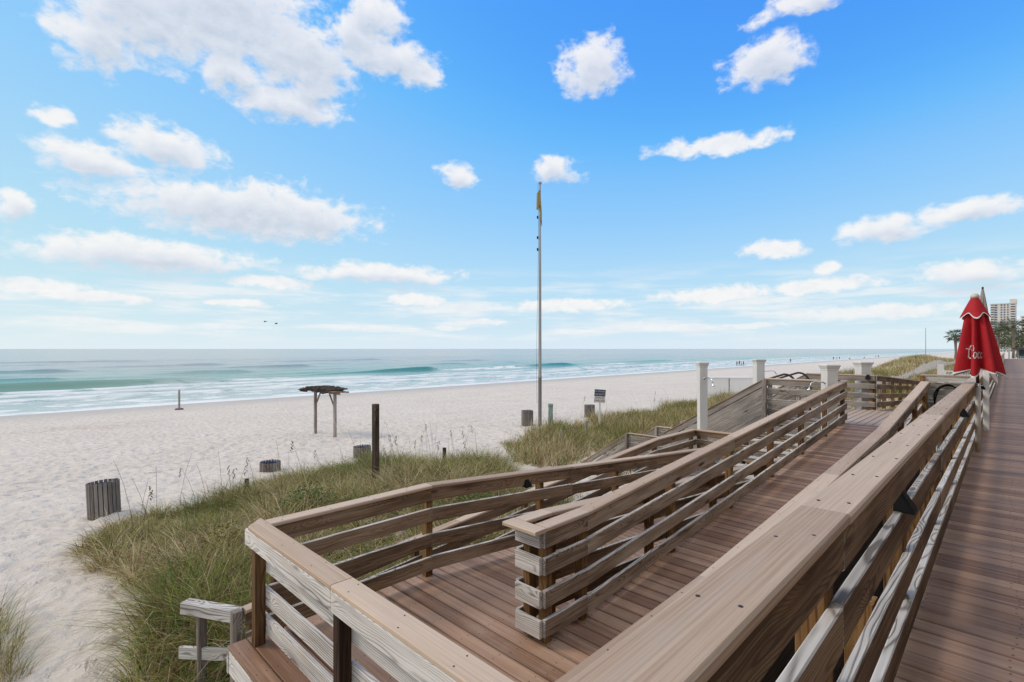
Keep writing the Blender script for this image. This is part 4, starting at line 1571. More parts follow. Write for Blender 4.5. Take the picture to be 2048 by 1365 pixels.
# white storage boxes on the beach behind the grass
for k, (x, lb) in enumerate(((0, 'white beach storage box behind the showers, left one'), (1, 'white beach storage box behind the showers, right one'))):
    b0 = empty('storage_box', (-21.3 + 1.72 * k, 51.0 + 1.72 * k, -3.15), lb, 'storage box', 'white storage boxes')
    b0.rotation_euler = (0, 0, R(45))
    bm = bmesh.new()
    bbox(bm, -1.16, 1.16, -0.7, 0.7, 0, 1.68)
    bmesh.ops.bevel(bm, geom=bm.edges[:], offset=0.02, segments=1)
    bm_obj('body', bm, WHITE, b0)
    bm = bmesh.new()
    bbox(bm, -1.2, 1.2, -0.75, 0.75, 1.685, 1.80)
    bmesh.ops.bevel(bm, geom=bm.edges[:], offset=0.03, segments=2)
    bm_obj('lid', bm, WHITE, b0)

# small stakes
for k, (x, y, h, lb) in enumerate(((-15.9, 5.1, 0.62, 'short broken stake in the grass near the second trash can'), (-14.4, 11.2, 0.80, 'short brown stake in the grass right of the dark post'), (-14.2, 17.6, 0.75, 'stubby weathered stake in front of the flagpole'),
                                   (-14.3, 19.6, 0.95, 'pale split stake in the grass before the warning sign'), (-4.9, 33.0, 1.2, 'grey stake in the far grass behind the upper landing'))):
    z = gz(x, y)
    sk = post('wooden_stake', x, y, z - 0.2, z + h, None, MIDG if k > 1 else DARKPOST, 0.10, rot=R(20 * k))
    tag(sk, lb, 'stake', 'old stakes in the dune')


# ------------------------------------------------------------------ people on the beach
def person_mesh(name, joints, bones, radii, shirt, pants, skin, zs, zp):
    me = bpy.data.meshes.new(name)
    me.from_pydata(joints, bones, [])
    o = bpy.data.objects.new(name, me)
    COL.objects.link(o)
    md = o.modifiers.new('s', 'SKIN')
    md.use_smooth_shade = True
    sv = me.skin_vertices[0].data
    for i, r in enumerate(radii):
        sv[i].radius = (r, r)
    sv[0].use_root = True
    sb = o.modifiers.new('d', 'SUBSURF')
    sb.levels = 1
    sb.render_levels = 1
    dg = bpy.context.evaluated_depsgraph_get()
    m2 = bpy.data.meshes.new_from_object(o.evaluated_get(dg))
    bpy.data.objects.remove(o)
    m2.name = name
    m2.materials.clear()
    for m in (shirt, pants, skin):
        m2.materials.append(m)
    for p in m2.polygons:
        z = p.center.z
        p.material_index = 1 if z < zp else (0 if z < zs else 2)
    return m2


CLO = [plain('cloth_navy', (0.03, 0.04, 0.08)), plain('cloth_black', (0.02, 0.02, 0.025)), plain('cloth_grey', (0.18, 0.18, 0.19)), plain('cloth_red', (0.30, 0.06, 0.06)), plain('cloth_white', (0.6, 0.6, 0.62)), plain('cloth_teal', (0.05, 0.15, 0.18))]
SKIN = plain('skin', (0.36, 0.21, 0.15))
STAND_J = [(0, 0, 0.95), (0, 0, 1.2), (0, 0, 1.42), (0, 0, 1.53), (0, 0.0, 1.66), (0.18, 0, 1.40), (0.24, 0.02, 1.12), (0.24, -0.05, 0.86), (-0.18, 0, 1.40), (-0.25, 0.02, 1.12), (-0.22, -0.08, 0.88), (0.10, 0, 0.88), (0.12, -0.06, 0.48), (0.13, 0.02, 0.06), (0.13, -0.12, 0.03),
           (-0.10, 0, 0.88), (-0.13, 0.05, 0.48), (-0.15, 0.12, 0.06), (-0.15, -0.02, 0.03)]
STAND_B = [(0, 1), (1, 2), (2, 3), (3, 4), (2, 5), (5, 6), (6, 7), (2, 8), (8, 9), (9, 10), (0, 11), (11, 12), (12, 13), (13, 14), (0, 15), (15, 16), (16, 17), (17, 18)]
STAND_R = [0.15, 0.135, 0.15, 0.055, 0.105, 0.065, 0.045, 0.035, 0.065, 0.045, 0.035, 0.095, 0.065, 0.045, 0.035, 0.095, 0.065, 0.045, 0.035]
SIT_J = [(0, 0, 0.30), (0, 0.08, 0.55), (0, 0.12, 0.78), (0, 0.12, 0.90), (0, 0.10, 1.04), (0.18, 0.10, 0.76), (0.26, -0.05, 0.55), (0.2, -0.28, 0.48), (-0.18, 0.10, 0.76), (-0.26, -0.05, 0.55), (-0.2, -0.28, 0.48), (0.10, -0.08, 0.28), (0.14, -0.42, 0.45), (0.13, -0.62, 0.07), (0.13, -0.75, 0.04),
         (-0.10, -0.08, 0.28), (-0.14, -0.42, 0.42), (-0.13, -0.62, 0.07), (-0.13, -0.75, 0.04)]
protos = {}


def person(px_, v_foot, sit, shirt, pants, label, hgt_px=None):
    """stand a figure on the beach: bearing from picture column, distance from where its feet meet the sand"""
    r = (px_ - 1024) / 1010
    zc = 1010 * 5.75 / (v_foot - 698)
    s_, c_ = math.sin(HEAD), math.cos(HEAD)
    x, y = zc * (-s_ + r * c_), zc * (c_ + r * s_)
    key = (sit, shirt, pants)
    if key not in protos:
        protos[key] = person_mesh('person', SIT_J if sit else STAND_J, STAND_B, STAND_R, CLO[shirt], CLO[pants], SKIN, 0.86 if sit else 1.47, 0.3 if sit else 0.93)
    o = link(bpy.data.objects.new('person', protos[key]))
    o.location = (x, y, max(gz(x, y), SEA + 0.0))
    o.rotation_euler = (0, 0, random.uniform(-3, 3))
    return tag(o, label, 'person', 'people on the far beach')


PEOPLE = [(1474, 731, 0, 2, 0, 'person in grey top and navy trousers, leftmost of the beach group'), (1479, 731, 0, 0, 1, 'person in navy top and black trousers, second in the beach group'), (1483, 731.5, 0, 4, 2, 'person in white top, third in the beach group'),
          (1487, 731, 0, 3, 1, 'person in red top and black trousers, rightmost standing in the beach group'), (1491, 732, 1, 4, 2, 'person in white top sitting beside the beach group'), (1581, 725, 0, 0, 0, 'person in navy walking alone on the beach'),
          (1667, 719.5, 0, 1, 1, 'person in black standing left of the far trio'), (1674, 719.5, 0, 5, 0, 'person in teal top in the middle of the far trio'), (1679, 719.2, 0, 2, 1, 'person in grey top at the right of the far trio'),
          (1699, 719.0, 1, 0, 1, 'person in navy sitting on the sand right of the far trio'), (1729, 717.2, 1, 1, 0, 'person in black top sitting farther up the beach'), (1752, 715.5, 0, 2, 0, 'person in grey top standing by the far dune'), (1757, 715.3, 0, 1, 1, 'person in black at the far dune beside another')]
for p in PEOPLE:
    person(*p)

# birds
for k, (u, v_, lb) in enumerate(((530, 644, 'small dark bird over the sea, left one'), (552, 648, 'small dark bird over the sea, right one'))):
    zc = 120
    r = (u - 1024) / 1010
    s_, c_ = math.sin(HEAD), math.cos(HEAD)
    bm = bmesh.new()
    tube(bm, [(-0.42, 0, 0.0), (-0.2, 0, 0.0), (0.05, 0, 0.03), (0.3, 0, 0.05), (0.42, 0, 0.05)], [0.01, 0.07, 0.09, 0.06, 0.015], 8)
    for s2 in (-1, 1):
        w = [bm.verts.new(p) for p in ((0.15, 0.04 * s2, 0.05), (-0.1, 0.04 * s2, 0.05), (0.0, 0.38 * s2, 0.22), (0.22, 0.40 * s2, 0.24), (-0.12, 0.85 * s2, 0.10))]
        bm.faces.new((w[0], w[1], w[2], w[3]))
        bm.faces.new((w[3], w[2], w[4]))
    o = bm_obj('bird', bm, BLACK, None, (zc * (-s_ + r * c_), zc * (c_ + r * s_), 1.52 + (698 - v_) / 1010 * zc), rotz=R(30 + 20 * k))
    tag(o, lb, 'bird', 'birds over the sea')

# ------------------------------------------------------------------ dune grass


def grass_material(name):
    m, g, bs, out = new_mat(name)
    lk = m.node_tree.links
    at = g.n('ShaderNodeAttribute', attribute_name='tint')
    lk.new(at.outputs['Color'], bs.inputs['Base Color'])
    bs.inputs['Roughness'].default_value = 0.6
    bs.inputs['Specular IOR Level'].default_value = 0.25
    tr = g.n('ShaderNodeBsdfTranslucent')
    lk.new(at.outputs['Color'], tr.inputs['Color'])
    mx = g.n('ShaderNodeMixShader')
    mx.inputs[0].default_value = 0.32
    lk.new(bs.outputs[0], mx.inputs[1])
    lk.new(tr.outputs[0], mx.inputs[2])
    lk.new(mx.outputs[0], out.inputs['Surface'])
    return m


GRASS = grass_material('grass_blades')
PAL = np.array([(0.120, 0.215, 0.030), (0.240, 0.300, 0.060), (0.400, 0.350, 0.100), (0.580, 0.460, 0.210), (0.720, 0.600, 0.370), (0.250, 0.140, 0.070), (0.060, 0.095, 0.030)])


def blades(name, roots, heights, widths, lean_dir, lean, tints, curl, label, seg=3):
    n = len(roots)
    t = np.linspace(0, 1, seg + 1)
    ang = rng.uniform(0, 2 * np.pi, n)
    wv = np.stack([np.cos(ang), np.sin(ang), np.zeros(n)], -1)
    ld = np.stack([np.cos(lean_dir), np.sin(lean_dir), np.zeros(n)], -1)
    co = np.zeros((n, 2 * seg + 1, 3))
    for k, tt in enumerate(t):
        hor = lean * heights * (0.35 * tt + curl * tt ** 2.2)
        ver = heights * (tt - 0.45 * curl * lean * tt ** 2.6)
        c = roots + ld * hor[:, None]
        c[:, 2] += ver
        w = widths * (1 - tt ** 1.5) * 0.5
        if k < seg:
            co[:, 2 * k] = c - wv * w[:, None]
            co[:, 2 * k + 1] = c + wv * w[:, None]
        else:
            co[:, 2 * seg] = c
    nv = 2 * seg + 1
    base = (np.arange(n) * nv)[:, None]
    quads = []
    for k in range(seg - 1):
        quads.append(base + np.array([2 * k, 2 * k + 1, 2 * k + 3, 2 * k + 2]))
    quads = np.stack(quads, 1).reshape(-1, 4) if seg > 1 else np.zeros((0, 4), int)
    tris = (base + np.array([2 * seg - 2, 2 * seg - 1, 2 * seg])).reshape(-1, 3)
    me = bpy.data.meshes.new(name)
    me.vertices.add(n * nv)
    me.vertices.foreach_set('co', co.reshape(-1))
    li = np.concatenate([quads.ravel(), tris.ravel()])
    me.loops.add(len(li))
    me.loops.foreach_set('vertex_index', li.astype(np.int32))
    ls = np.concatenate([np.arange(len(quads)) * 4, len(quads) * 4 + np.arange(len(tris)) * 3])
    lt = np.concatenate([np.full(len(quads), 4), np.full(len(tris), 3)])
    me.polygons.add(len(ls))
    me.polygons.foreach_set('loop_start', ls.astype(np.int32))
    me.polygons.foreach_set('loop_total', lt.astype(np.int32))
    me.polygons.foreach_set('use_smooth', np.ones(len(ls), bool))
    a = me.attributes.new('tint', 'FLOAT_COLOR', 'POINT')
    cc = np.ones((n, nv, 4), np.float32)
    cc[:, :, :3] = tints[:, None, :]
    a.data.foreach_set('color', cc.ravel())
    me.materials.append(GRASS)
    me.update()
    me.validate()
    o = link(bpy.data.objects.new(name, me))
    tag(o, label, 'grass', None, 'stuff')
    return o


def field(name, label, nclump, per, xr, yr, inside, hr, wr, dry=0.3, spread=0.16, lean=0.55, red=0.0, wind=0.0):
    cx = rng.uniform(*xr, nclump * 4)
    cy = rng.uniform(*yr, nclump * 4)
    ok = inside(cx, cy)
    cx, cy = cx[ok][:nclump], cy[ok][:nclump]
    n = len(cx)
    k = per
    dn = 1.0 * fbm(cx * 0.55, cy * 0.55, 41, 3) + 0.5 + rng.normal(0, 0.14, n)            # patches: lush, dry
    hn = 1.2 * fbm(cx * 0.6 + 9, cy * 0.6, 51, 3) + 0.5
    ch = (hr[0] + (hr[1] - hr[0]) * np.clip(hn + rng.normal(0, 0.16, n), 0, 1))
    a = rng.uniform(0, 2 * np.pi, (n, k))
    rr = spread * np.sqrt(rng.uniform(0, 1, (n, k)))
    x = cx[:, None] + rr * np.cos(a)
    y = cy[:, None] + rr * np.sin(a)
    H_ = ch[:, None] * rng.uniform(0.4, 1.2, (n, k))
    dryness = np.clip(dn[:, None] + rng.normal(0, 0.40, (n, k)) + (dry - 0.5), 0, 0.999)
    lv = dryness * 4.0
    i0 = lv.astype(int)
    fr_ = (lv - i0)[..., None]
    tint = PAL[i0] * (1 - fr_) + PAL[np.minimum(i0 + 1, 4)] * fr_
    dark = rng.uniform(0, 1, (n, k)) < 0.22 + red
    tint[dark] = np.where(rng.uniform(0, 1, (dark.sum(), 1)) < 0.6, PAL[5], PAL[6])
    tint *= rng.uniform(0.6, 1.3, (n, k, 1))
    # dead, flattened stalks near the root
    dead = rng.uniform(0, 1, (n, k)) < 0.22
    H_[dead] *= 0.55
    tint[dead] = PAL[4] * rng.uniform(0.5, 1.0, (dead.sum(), 1))
    ln = np.abs(rng.normal(lean, 0.28, (n, k)))
    ln[dead] *= 1.7
    ld = a + rng.normal(0, 0.7, (n, k))
    if wind:
        ld = np.where(rng.uniform(0, 1, (n, k)) < wind, R(20) + rng.normal(0, 0.5, (n, k)), ld)
    W = rng.uniform(*wr, (n, k))
    X, Y = x.ravel(), y.ravel()
    roots = np.stack([X, Y, ground_z(X, Y) - 0.02], -1)
    return blades(name, roots, H_.ravel(), W.ravel(), ld.ravel(), ln.ravel(), tint.reshape(-1, 3), np.abs(rng.normal(0.75, 0.3, n * k)), label)


def in_near(x, y):
    lo = 1.5 + 0.5 * fbm(x * 0.5, y * 0, 61, 2) + 0.2 * np.sin(x * 1.1) - 0.25 * sm(-x, 11, 14)
    hi = 12.0 - 0.35 * (-x - 12.5) + 0.7 * fbm(x * 0.4, y * 0 + 4, 63, 2)
    hi = np.where(x > -13.0, 9.8 + 0.62 * np.clip(-x - 9, 0, 4), hi)
    left = -16.3 - 0.6 * sm(y, 2, 7) + 1.2 * fbm(y * 0.5, y * 0, 65, 2) + 1.4 * sm(-y, -2.4, -1.0)
    return (x > left) & (x < -6.45) & (y > lo) & (y < hi)


field('dune_grass', 'dense green and straw dune grass between the ramps and the open beach', 3000, 44, (-18, -6.4), (0.5, 14), in_near, (0.25, 1.05), (0.009, 0.020), dry=0.53, spread=0.16, lean=1.0, wind=0.12, red=0.10)
field('dune_grass', 'grass tuft at the left edge beside the sand path', 70, 60, (-11.6, -8.9), (-1.2, 0.15), lambda x, y: y < 0.1 + 0.10 * (x + 9.5), (0.5, 0.95), (0.006, 0.012), dry=0.25, spread=0.22, lean=0.7)


for (cx_, cy_, nn, hh, lb) in ((-8.4, 2.35, 24, (0.65, 1.05), 'big arching grass tussock at the path corner'), (-14.2, 2.1, 16, (0.5, 0.8), 'grass tussock at the far left tip of the dune'), (-7.3, 1.75, 12, (0.45, 0.8), 'loose grass hanging over the low white rail'),
                              (-12.2, 3.2, 16, (0.6, 0.95), 'pale grass tussock in the middle of the dune'), (-15.6, 6.4, 14, (0.7, 1.1), 'tall grass tussock before the second trash can'), (-14.4, 9.2, 18, (0.7, 1.1), 'tall grass tussock right of the dark post')):
    field('dune_grass', lb, nn, 150, (cx_ - 0.9, cx_ + 0.9), (cy_ - 0.7, cy_ + 0.7), lambda x, y: ((x - cx_) / 0.9) ** 2 + ((y - cy_) / 0.7) ** 2 < 1, hh, (0.009, 0.018), dry=0.47, spread=0.16, lean=0.95, red=0.06)


def in_mid(x, y):
    lo = 13.1 + 0.7 * np.maximum(0, -x - 11.0) * 0.55 + 0.6 * fbm(x * 0.5, y * 0, 71, 2)
    left = -16.6 - 2.2 * sm(y, 16, 24) + 1.4 * fbm(y * 0.35, y * 0 + 2, 73, 2) + 2.0 * sm(-y, -17, -14.5)
    st_ = (x > -11.3) & (y > 13.8) & (y < 19.2)
    return (x > left) & (x < -6.6) & (y > lo) & (~st_) & (y < 48)


field('dune_grass', 'straw coloured dune grass in front of the flagpole and warning sign', 3400, 34, (-21, -6.6), (12.3, 48), in_mid, (0.30, 1.1), (0.012, 0.026), dry=0.64, spread=0.26, lean=0.6, red=0.12, wind=0.3)


def in_far(x, y):
    n_ = fbm(x * 0.18, y * 0.12, 81, 3)
    left = -12.0 - 2.0 * fbm(y * 0.08, y * 0, 83, 2)
    bare = (x < -8) & (y > 48) & (y < 66) & (n_ > -0.1)
    return (x > left) & (x < -1.0) & (y > 21) & (y < 130) & (~bare) & ~((x > -4.9) & (y < 31))


field('dune_grass', 'far tan grass covering the dunes beside the boardwalk', 7000, 14, (-15, -1.0), (21, 130), in_far, (0.35, 0.70), (0.022, 0.045), dry=0.70, spread=0.5, lean=0.5, red=0.08)
field('dune_grass', 'tall pale reed clump left of the red umbrella', 46, 60, (-3.4, -1.8), (44, 52), lambda x, y: x > -9, (1.3, 2.3), (0.02, 0.04), dry=0.85, spread=0.5, lean=0.3)

# sea oats: tall thin stalks with drooping seed heads
bm = bmesh.new()
for i in range(95):
    if i < 60:
        x, y = rng.uniform(-16.6, -11), rng.uniform(1.8, 12)
        if not in_near(np.array([x]), np.array([y]))[0]:
            continue
    else:
        x, y = rng.uniform(-19, -9.5), rng.uniform(15, 34)
        if not in_mid(np.array([x]), np.array([y]))[0]:
            continue
    z = gz(x, y)
    h = rng.uniform(1.1, 1.9)
    a = rng.uniform(0, 6.28)
    l = rng.uniform(0.05, 0.35)
    p = [(x + math.cos(a) * l * (t ** 2) * h, y + math.sin(a) * l * (t ** 2) * h, z + h * t) for t in (0, 0.35, 0.7, 0.9, 1.0)]
    tube(bm, p, [0.005, 0.004, 0.0035, 0.003, 0.002], 4, False)
    if rng.uniform() < 0.22:
        e = Vector(p[-1])
        for j in range(7):
            q = e - Vector((0, 0, 0.035 * j)) + Vector((rng.uniform(-.03, .03), rng.uniform(-.03, .03), 0))
            tube(bm, [q, q + Vector((rng.uniform(-.05, .05), rng.uniform(-.05, .05), -0.05))], [0.012, 0.003], 4, False)
so = bm_obj('sea_oats', bm, plain('dry_stalk', (0.16, 0.115, 0.07), 0.8))
tag(so, 'thin brown sea oat stalks rising above the dune grass', 'sea oats', None, 'stuff')


# leafy green plants among the grass
def leafy(x, y, rad, h, tint, label, nleaf=700):
    z = gz(x, y)
    n = nleaf
    a = rng.uniform(0, 2 * np.pi, n)
    r = rad * np.sqrt(rng.uniform(0, 1, n))
    zz = z + h * (1 - (r / rad) ** 2) * rng.uniform(0.35, 1.0, n) + 0.05
    vs = []
    fs = []
    for i in range(n):
        c = Vector((x + r[i] * math.cos(a[i]), y + r[i] * math.sin(a[i]), zz[i]))
        L = rng.uniform(0.035, 0.07)
        d = Vector((rng.normal(), rng.normal(), rng.normal() * 0.5 + 0.2)).normalized()
        s_ = d.cross(Vector((rng.normal(), rng.normal(), rng.normal()))).normalized() * L * 0.3
        k = len(vs)
        vs += [c, c + d * L * 0.5 + s_, c + d * L, c + d * L * 0.5 - s_]
        fs.append((k, k + 1, k + 2, k + 3))
    root = empty('leafy_plant', (x, y, z), label, 'plant', 'green plants in the dune grass')
    m = MATS.get('leaf%.2f' % tint[0]) or plain('leaf%.2f' % tint[0], tint, 0.55, var=0.35, scale=3)
    MATS['leaf%.2f' % tint[0]] = m
    me = mesh_from('foliage', vs, fs, [m])
    o = link(bpy.data.objects.new('foliage', me))
    place(o, root, Matrix.Identity(4))
    bm = bmesh.new()
    for j in range(9):
        aa = rng.uniform(0, 6.28)
        rr = rad * rng.uniform(0.2, 0.8)
        tube(bm, [(0, 0, -0.02), (rr * 0.5 * math.cos(aa), rr * 0.5 * math.sin(aa), h * 0.5), (rr * math.cos(aa), rr * math.sin(aa), h * 0.8)], [0.007, 0.005, 0.003], 5)
    bm_obj('stems', bm, MATS['treated_post'], root)


leafy(-11.4, 5.0, 0.85, 0.75, (0.075, 0.155, 0.022), 'bright green leafy plant in the grass left of the dark post', 1500)
leafy(-10.4, 3.0, 0.6, 0.70, (0.19, 0.19, 0.022), 'yellow green leafy plant in the grass below the landing', 700)
leafy(-9.7, 2.1, 0.5, 0.60, (0.21, 0.20, 0.03), 'low yellow flowering plant near the path edge', 420)
leafy(-8.6, 7.6, 0.8, 0.55, (0.09, 0.17, 0.03), 'green leafy plant seen under the bent railing', 900)

# ------------------------------------------------------------------ far end of the boardwalk
TERR = plain('dark_glass', (0.03, 0.045, 0.05), 0.2)
DARKROOF = plain('dark_roof', (0.06, 0.055, 0.05), 0.7)
pv = empty('pavilion', (4, 110, 0), 'low dark roofed pavilion at the far end of the boardwalk', 'pavilion')
bm = bmesh.new()
bbox(bm, -3.6, 6, 0, 6, 1.45, 1.68)
bm_obj('roof', bm, DARKROOF, pv)
bm = bmesh.new()
bbox(bm, -3.0, 6, 1.5, 5.5, 0.0, 1.45)
bm_obj('wall', bm, plain('pale_blue_wall', (0.32, 0.40, 0.42)), pv)
for i in range(7):
    bm = bmesh.new()
    bbox(bm, -2.8 + i * 0.72, -2.8 + i * 0.72 + 0.60, 1.40, 1.49, 0.45, 1.35)
    bm_obj('window', bm, TERR, pv)
for i in range(26):
    bm = bmesh.new()
    bbox(bm, -3.4 + i * 0.2, -3.4 + i * 0.2 + 0.06, 0.1, 0.16, 0.0, 0.75)
    bm_obj('baluster', bm, DARKROOF, pv)
for i in range(4):
    bm = bmesh.new()
    bbox(bm, -4.0 + i * 0.02, -3.8, 0.3 + i, 0.5 + i, -0.5, 1.7)
    bm_obj('column', bm, plain('grey_col', (0.35, 0.37, 0.37)) if 'grey_col' not in MATS else MATS['grey_col'], pv)


PALMLEAF = plain('palm_leaf', (0.085, 0.105, 0.045), 0.6, var=0.4, scale=1.0)
PALMTRUNK = plain('palm_trunk', (0.20, 0.16, 0.13), 0.9, var=0.35, scale=8, bump=0.5)


def palm(x, y, z0, z1, rad, label, seed):
    rg = random.Random(seed)
    root = empty('palm_tree', (x, y, z0), label, 'palm tree', 'palms at the far end of the boardwalk')
    h = z1 - z0
    bm = bmesh.new()
    tube(bm, [(0, 0, 0), (0.1, 0, h * 0.4), (0.05, 0.05, h * 0.75), (0, 0, h)], [0.24, 0.19, 0.24, 0.30], 12)
    bm_obj('trunk', bm, PALMTRUNK, root, smooth=True)
    bm = bmesh.new()
    for i in range(64):
        a = rg.uniform(0, 6.28)
        e = rg.uniform(-0.7, 1.25)
        L = rad * rg.uniform(0.75, 1.1)
        d = Vector((math.cos(a) * math.cos(e), math.sin(a) * math.cos(e), math.sin(e)))
        c0 = Vector((0, 0, h))
        c1 = c0 + d * L * 0.55
        # fan of narrow leaflets at the stalk's end
        s_ = d.cross(Vector((0, 0, 1))).normalized()
        u = s_.cross(d)
        tube(bm, [c0, c1], 0.02, 4, False)
        for j in range(13):
            f = (j - 6) / 6
            dirv = (d * (1 - 0.55 * abs(f)) + s_ * f * 1.0 - Vector((0, 0, 0.25 + 0.2 * abs(f)))).normalized()
            tip = c1 + dirv * L * 0.62 * rg.uniform(0.8, 1.05)
            mid = c1.lerp(tip, 0.55) + u * 0.06
            w = s_ * 0.03 + u * 0.02
            vs = [bm.verts.new(p) for p in (c1, mid + w, tip, mid - w)]
            bm.faces.new(vs)
    bm_obj('crown', bm, PALMLEAF, root)


palm(-1.6, 153, -0.5, 5.4, 2.5, 'palm tree left of the pair at the boardwalk end', 1)
palm(0.75, 150, -0.5, 5.9, 2.5, 'taller palm tree right of the pair at the boardwalk end', 2)
palm(-3.6, 166, -0.5, 4.2, 2.2, 'shorter palm tree behind the pair', 3)
palm(-7.6, 135, -1.2, 4.1, 1.7, 'lone palm crown showing left of the red umbrella', 4)


def tree(x, y, z0, rx, h, label, seed, n=2600):
    rg = np.random.default_rng(seed)
    root = empty('broadleaf_tree', (x, y, z0), label, 'tree', 'trees at the far end of the boardwalk')
    bm = bmesh.new()
    tube(bm, [(0, 0, 0), (0.15, 0, h * 0.35), (0.0, 0.1, h * 0.6)], [0.3, 0.22, 0.12], 8)
    for j in range(5):
        a = rg.uniform(0, 6.28)
        tube(bm, [(0.1, 0, h * 0.35), (math.cos(a) * rx * 0.35, math.sin(a) * rx * 0.35, h * 0.6), (math.cos(a) * rx * 0.7, math.sin(a) * rx * 0.7, h * 0.75)], [0.14, 0.09, 0.04], 6)
    bm_obj('trunk', bm, PALMTRUNK, root)
    cl = rg.normal(0, 1, (16, 3))
    cl /= np.linalg.norm(cl, axis=1)[:, None]
    cl = cl * np.array([rx * 0.75, rx * 0.75, h * 0.22]) + np.array([0, 0, h * 0.72])
    vs, fs = [], []
    for i in range(n):
        c = cl[i % 16] + rg.normal(0, 1, 3) * np.array([rx * 0.24, rx * 0.24, h * 0.10])
        d1 = rg.normal(0, 1, 3)
        d1 /= np.linalg.norm(d1)
        d2 = np.cross(d1, rg.normal(0, 1, 3))
        d2 /= np.linalg.norm(d2)
        k = len(vs)
        s_ = 0.16
        vs += [tuple(c - d1 * s_), tuple(c + d2 * s_ * 0.5), tuple(c + d1 * s_), tuple(c - d2 * s_ * 0.5)]
        fs.append((k, k + 1, k + 2, k + 3))
    me = mesh_from('crown', vs, fs, [PALMLEAF])
    o = link(bpy.data.objects.new('crown', me))
    o.parent = root


tree(4.5, 158, -0.5, 4.2, 6.5, 'leafy tree behind the pavilion at the right edge', 5)
tree(-4.0, 170, -0.8, 3.6, 4.8, 'low leafy tree behind the palms, left', 6)
tree(1.5, 168, -0.5, 3.6, 4.6, 'low leafy tree behind the palms, middle', 7)

# far flag staff
fs_ = empty('flag_staff', (-8.6, 95, 0), 'very thin far staff left of the red umbrella', 'flagpole')
bm = bmesh.new()
tube(bm, [(0, 0, -0.5), (0, 0, 4.6)], [0.05, 0.03], 8)
bm_obj('pole', bm, POLE, fs_)

# condominium towers
FACADE = plain('beige_facade', (0.60, 0.56, 0.52), 0.8, var=0.06, scale=0.05)
FACADE2 = plain('white_facade', (0.66, 0.67, 0.68), 0.8, var=0.05, scale=0.05)
WINB = plain('blue_window', (0.10, 0.15, 0.21), 0.15, var=0.3, scale=0.2)
SHADE = plain('balcony_slab', (0.62, 0.58, 0.53), 0.8)


def tower(x, y, w, d, h, rot, label, mat, bays, floors, core=True):
    root = empty('condo_tower', (x, y, -3), label, 'building', 'far condominium towers')
    root.rotation_euler = (0, 0, rot)
    bm = bmesh.new()
    bbox(bm, -w / 2, w / 2, -d / 2, d / 2, 0, h)
    bm_obj('wall', bm, mat, root)
    bm = bmesh.new()
    bbox(bm, -w / 2 - 0.4, w / 2 + 0.4, -d / 2 - 0.4, d / 2 + 0.4, h + 0.02, h + 1.0)
    bm_obj('parapet', bm, mat, root)
    if core:
        bm = bmesh.new()
        bbox(bm, w / 2 - 6, w / 2 + 0.6, -d / 2 + 2, d / 2, h + 1.02, h + 6.5)
        bm_obj('lift_tower', bm, mat, root)
    fh = h / floors
    wm = bpy.data.meshes.new('window')
    bm = bmesh.new()
    bbox(bm, -0.5, 0.5, -0.06, 0.06, 0, 1)
    bm.to_mesh(wm)
    bm.free()
    wm.materials.append(WINB)
    sm_ = bpy.data.meshes.new('balcony')
    bm = bmesh.new()
    bbox(bm, -0.5, 0.5, -1.0, 0, 0, 0.08)
    bbox(bm, -0.5, 0.5, -1.0, -0.93, 0.08, 0.42)
    bm.to_mesh(sm_)
    bm.free()
    sm_.materials.append(SHADE)
    for f in range(floors):
        for (u, ww, kind) in bays:
            o = link(bpy.data.objects.new('window', wm))
            o.parent = root
            o.location = (-w / 2 + u * w, -d / 2 - 0.05, f * fh + fh * 0.22)
            o.scale = (ww, 1, fh * 0.62)
            if kind:
                o = link(bpy.data.objects.new('balcony', sm_))
                o.parent = root
                o.location = (-w / 2 + u * w, -d / 2 - 0.12, f * fh + 0.05)
                o.scale = (ww + 1.0, 1.5, fh)


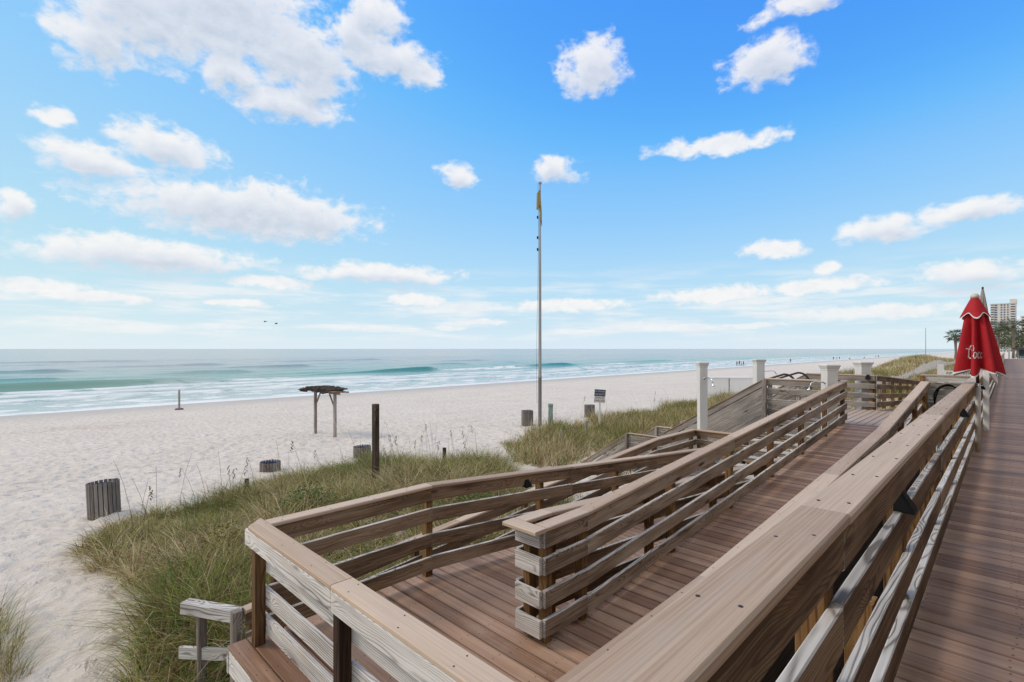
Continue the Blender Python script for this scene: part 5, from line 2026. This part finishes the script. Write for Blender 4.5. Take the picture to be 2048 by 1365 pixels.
tower(-4.6, 976, 25, 18, 66, R(-3), 'tall beige condominium tower with rows of windows behind the palms', FACADE, [(0.08, 3.2, True), (0.22, 2.8, False), (0.44, 1.8, False), (0.56, 1.8, False), (0.69, 1.4, False), (0.89, 4.0, True)], 20)
tower(19.5, 820, 18, 20, 41, R(-3), 'white condominium block with blue windows at the right edge', FACADE2, [(0.15, 3.2, True), (0.40, 3.0, False), (0.65, 3.2, True), (0.88, 2.6, False)], 13, False)

# gravel under the walkways
gm, gg, gbs, gout = new_mat('grey_gravel')
geo = gg.n('ShaderNodeNewGeometry')
vo = gg.n('ShaderNodeTexVoronoi')
gm.node_tree.links.new(geo.outputs['Position'], vo.inputs['Vector'])
vo.inputs['Scale'].default_value = 30
gcol = gg.mix(0.5, gg.ramp(gg.noise(geo.outputs['Position'], 3, 3), [(0.3, (0.16, 0.145, 0.13)), (0.7, (0.34, 0.32, 0.30))]), vo.outputs['Color'], 'SOFT_LIGHT')
gm.node_tree.links.new(gcol, gbs.inputs['Base Color'])
gbs.inputs['Roughness'].default_value = 0.9
gb = gg.n('ShaderNodeBump')
gb.inputs['Distance'].default_value = 0.03
gm.node_tree.links.new(vo.outputs['Distance'], gb.inputs['Height'])
gm.node_tree.links.new(gb.outputs[0], gbs.inputs['Normal'])
gr = grid_obj('gravel_bed', np.linspace(-1.9, 3, 30), np.linspace(-3, 20, 60), lambda x, y: -2.35 + 0.04 * fbm(x * 2, y * 2, 5, 2), gm)

# dead leaf lying on the landing
bm = bmesh.new()
c = [(-0.07, 0.0, 0.004), (-0.02, 0.045, 0.018), (0.05, 0.05, 0.006), (0.08, 0.0, 0.022), (0.03, -0.04, 0.008), (-0.04, -0.04, 0.02), (0.0, 0.0, 0.03)]
v = [bm.verts.new(p) for p in c]
for i in range(6):
    bm.faces.new((v[6], v[i], v[(i + 1) % 6]))
tag(bm_obj('dead_leaf', bm, plain('dead_leaf', (0.07, 0.045, 0.035), 0.8), None, (-3.13, 2.44, ZL + 0.002)), 'curled brown leaf lying on the landing planks', 'leaf')
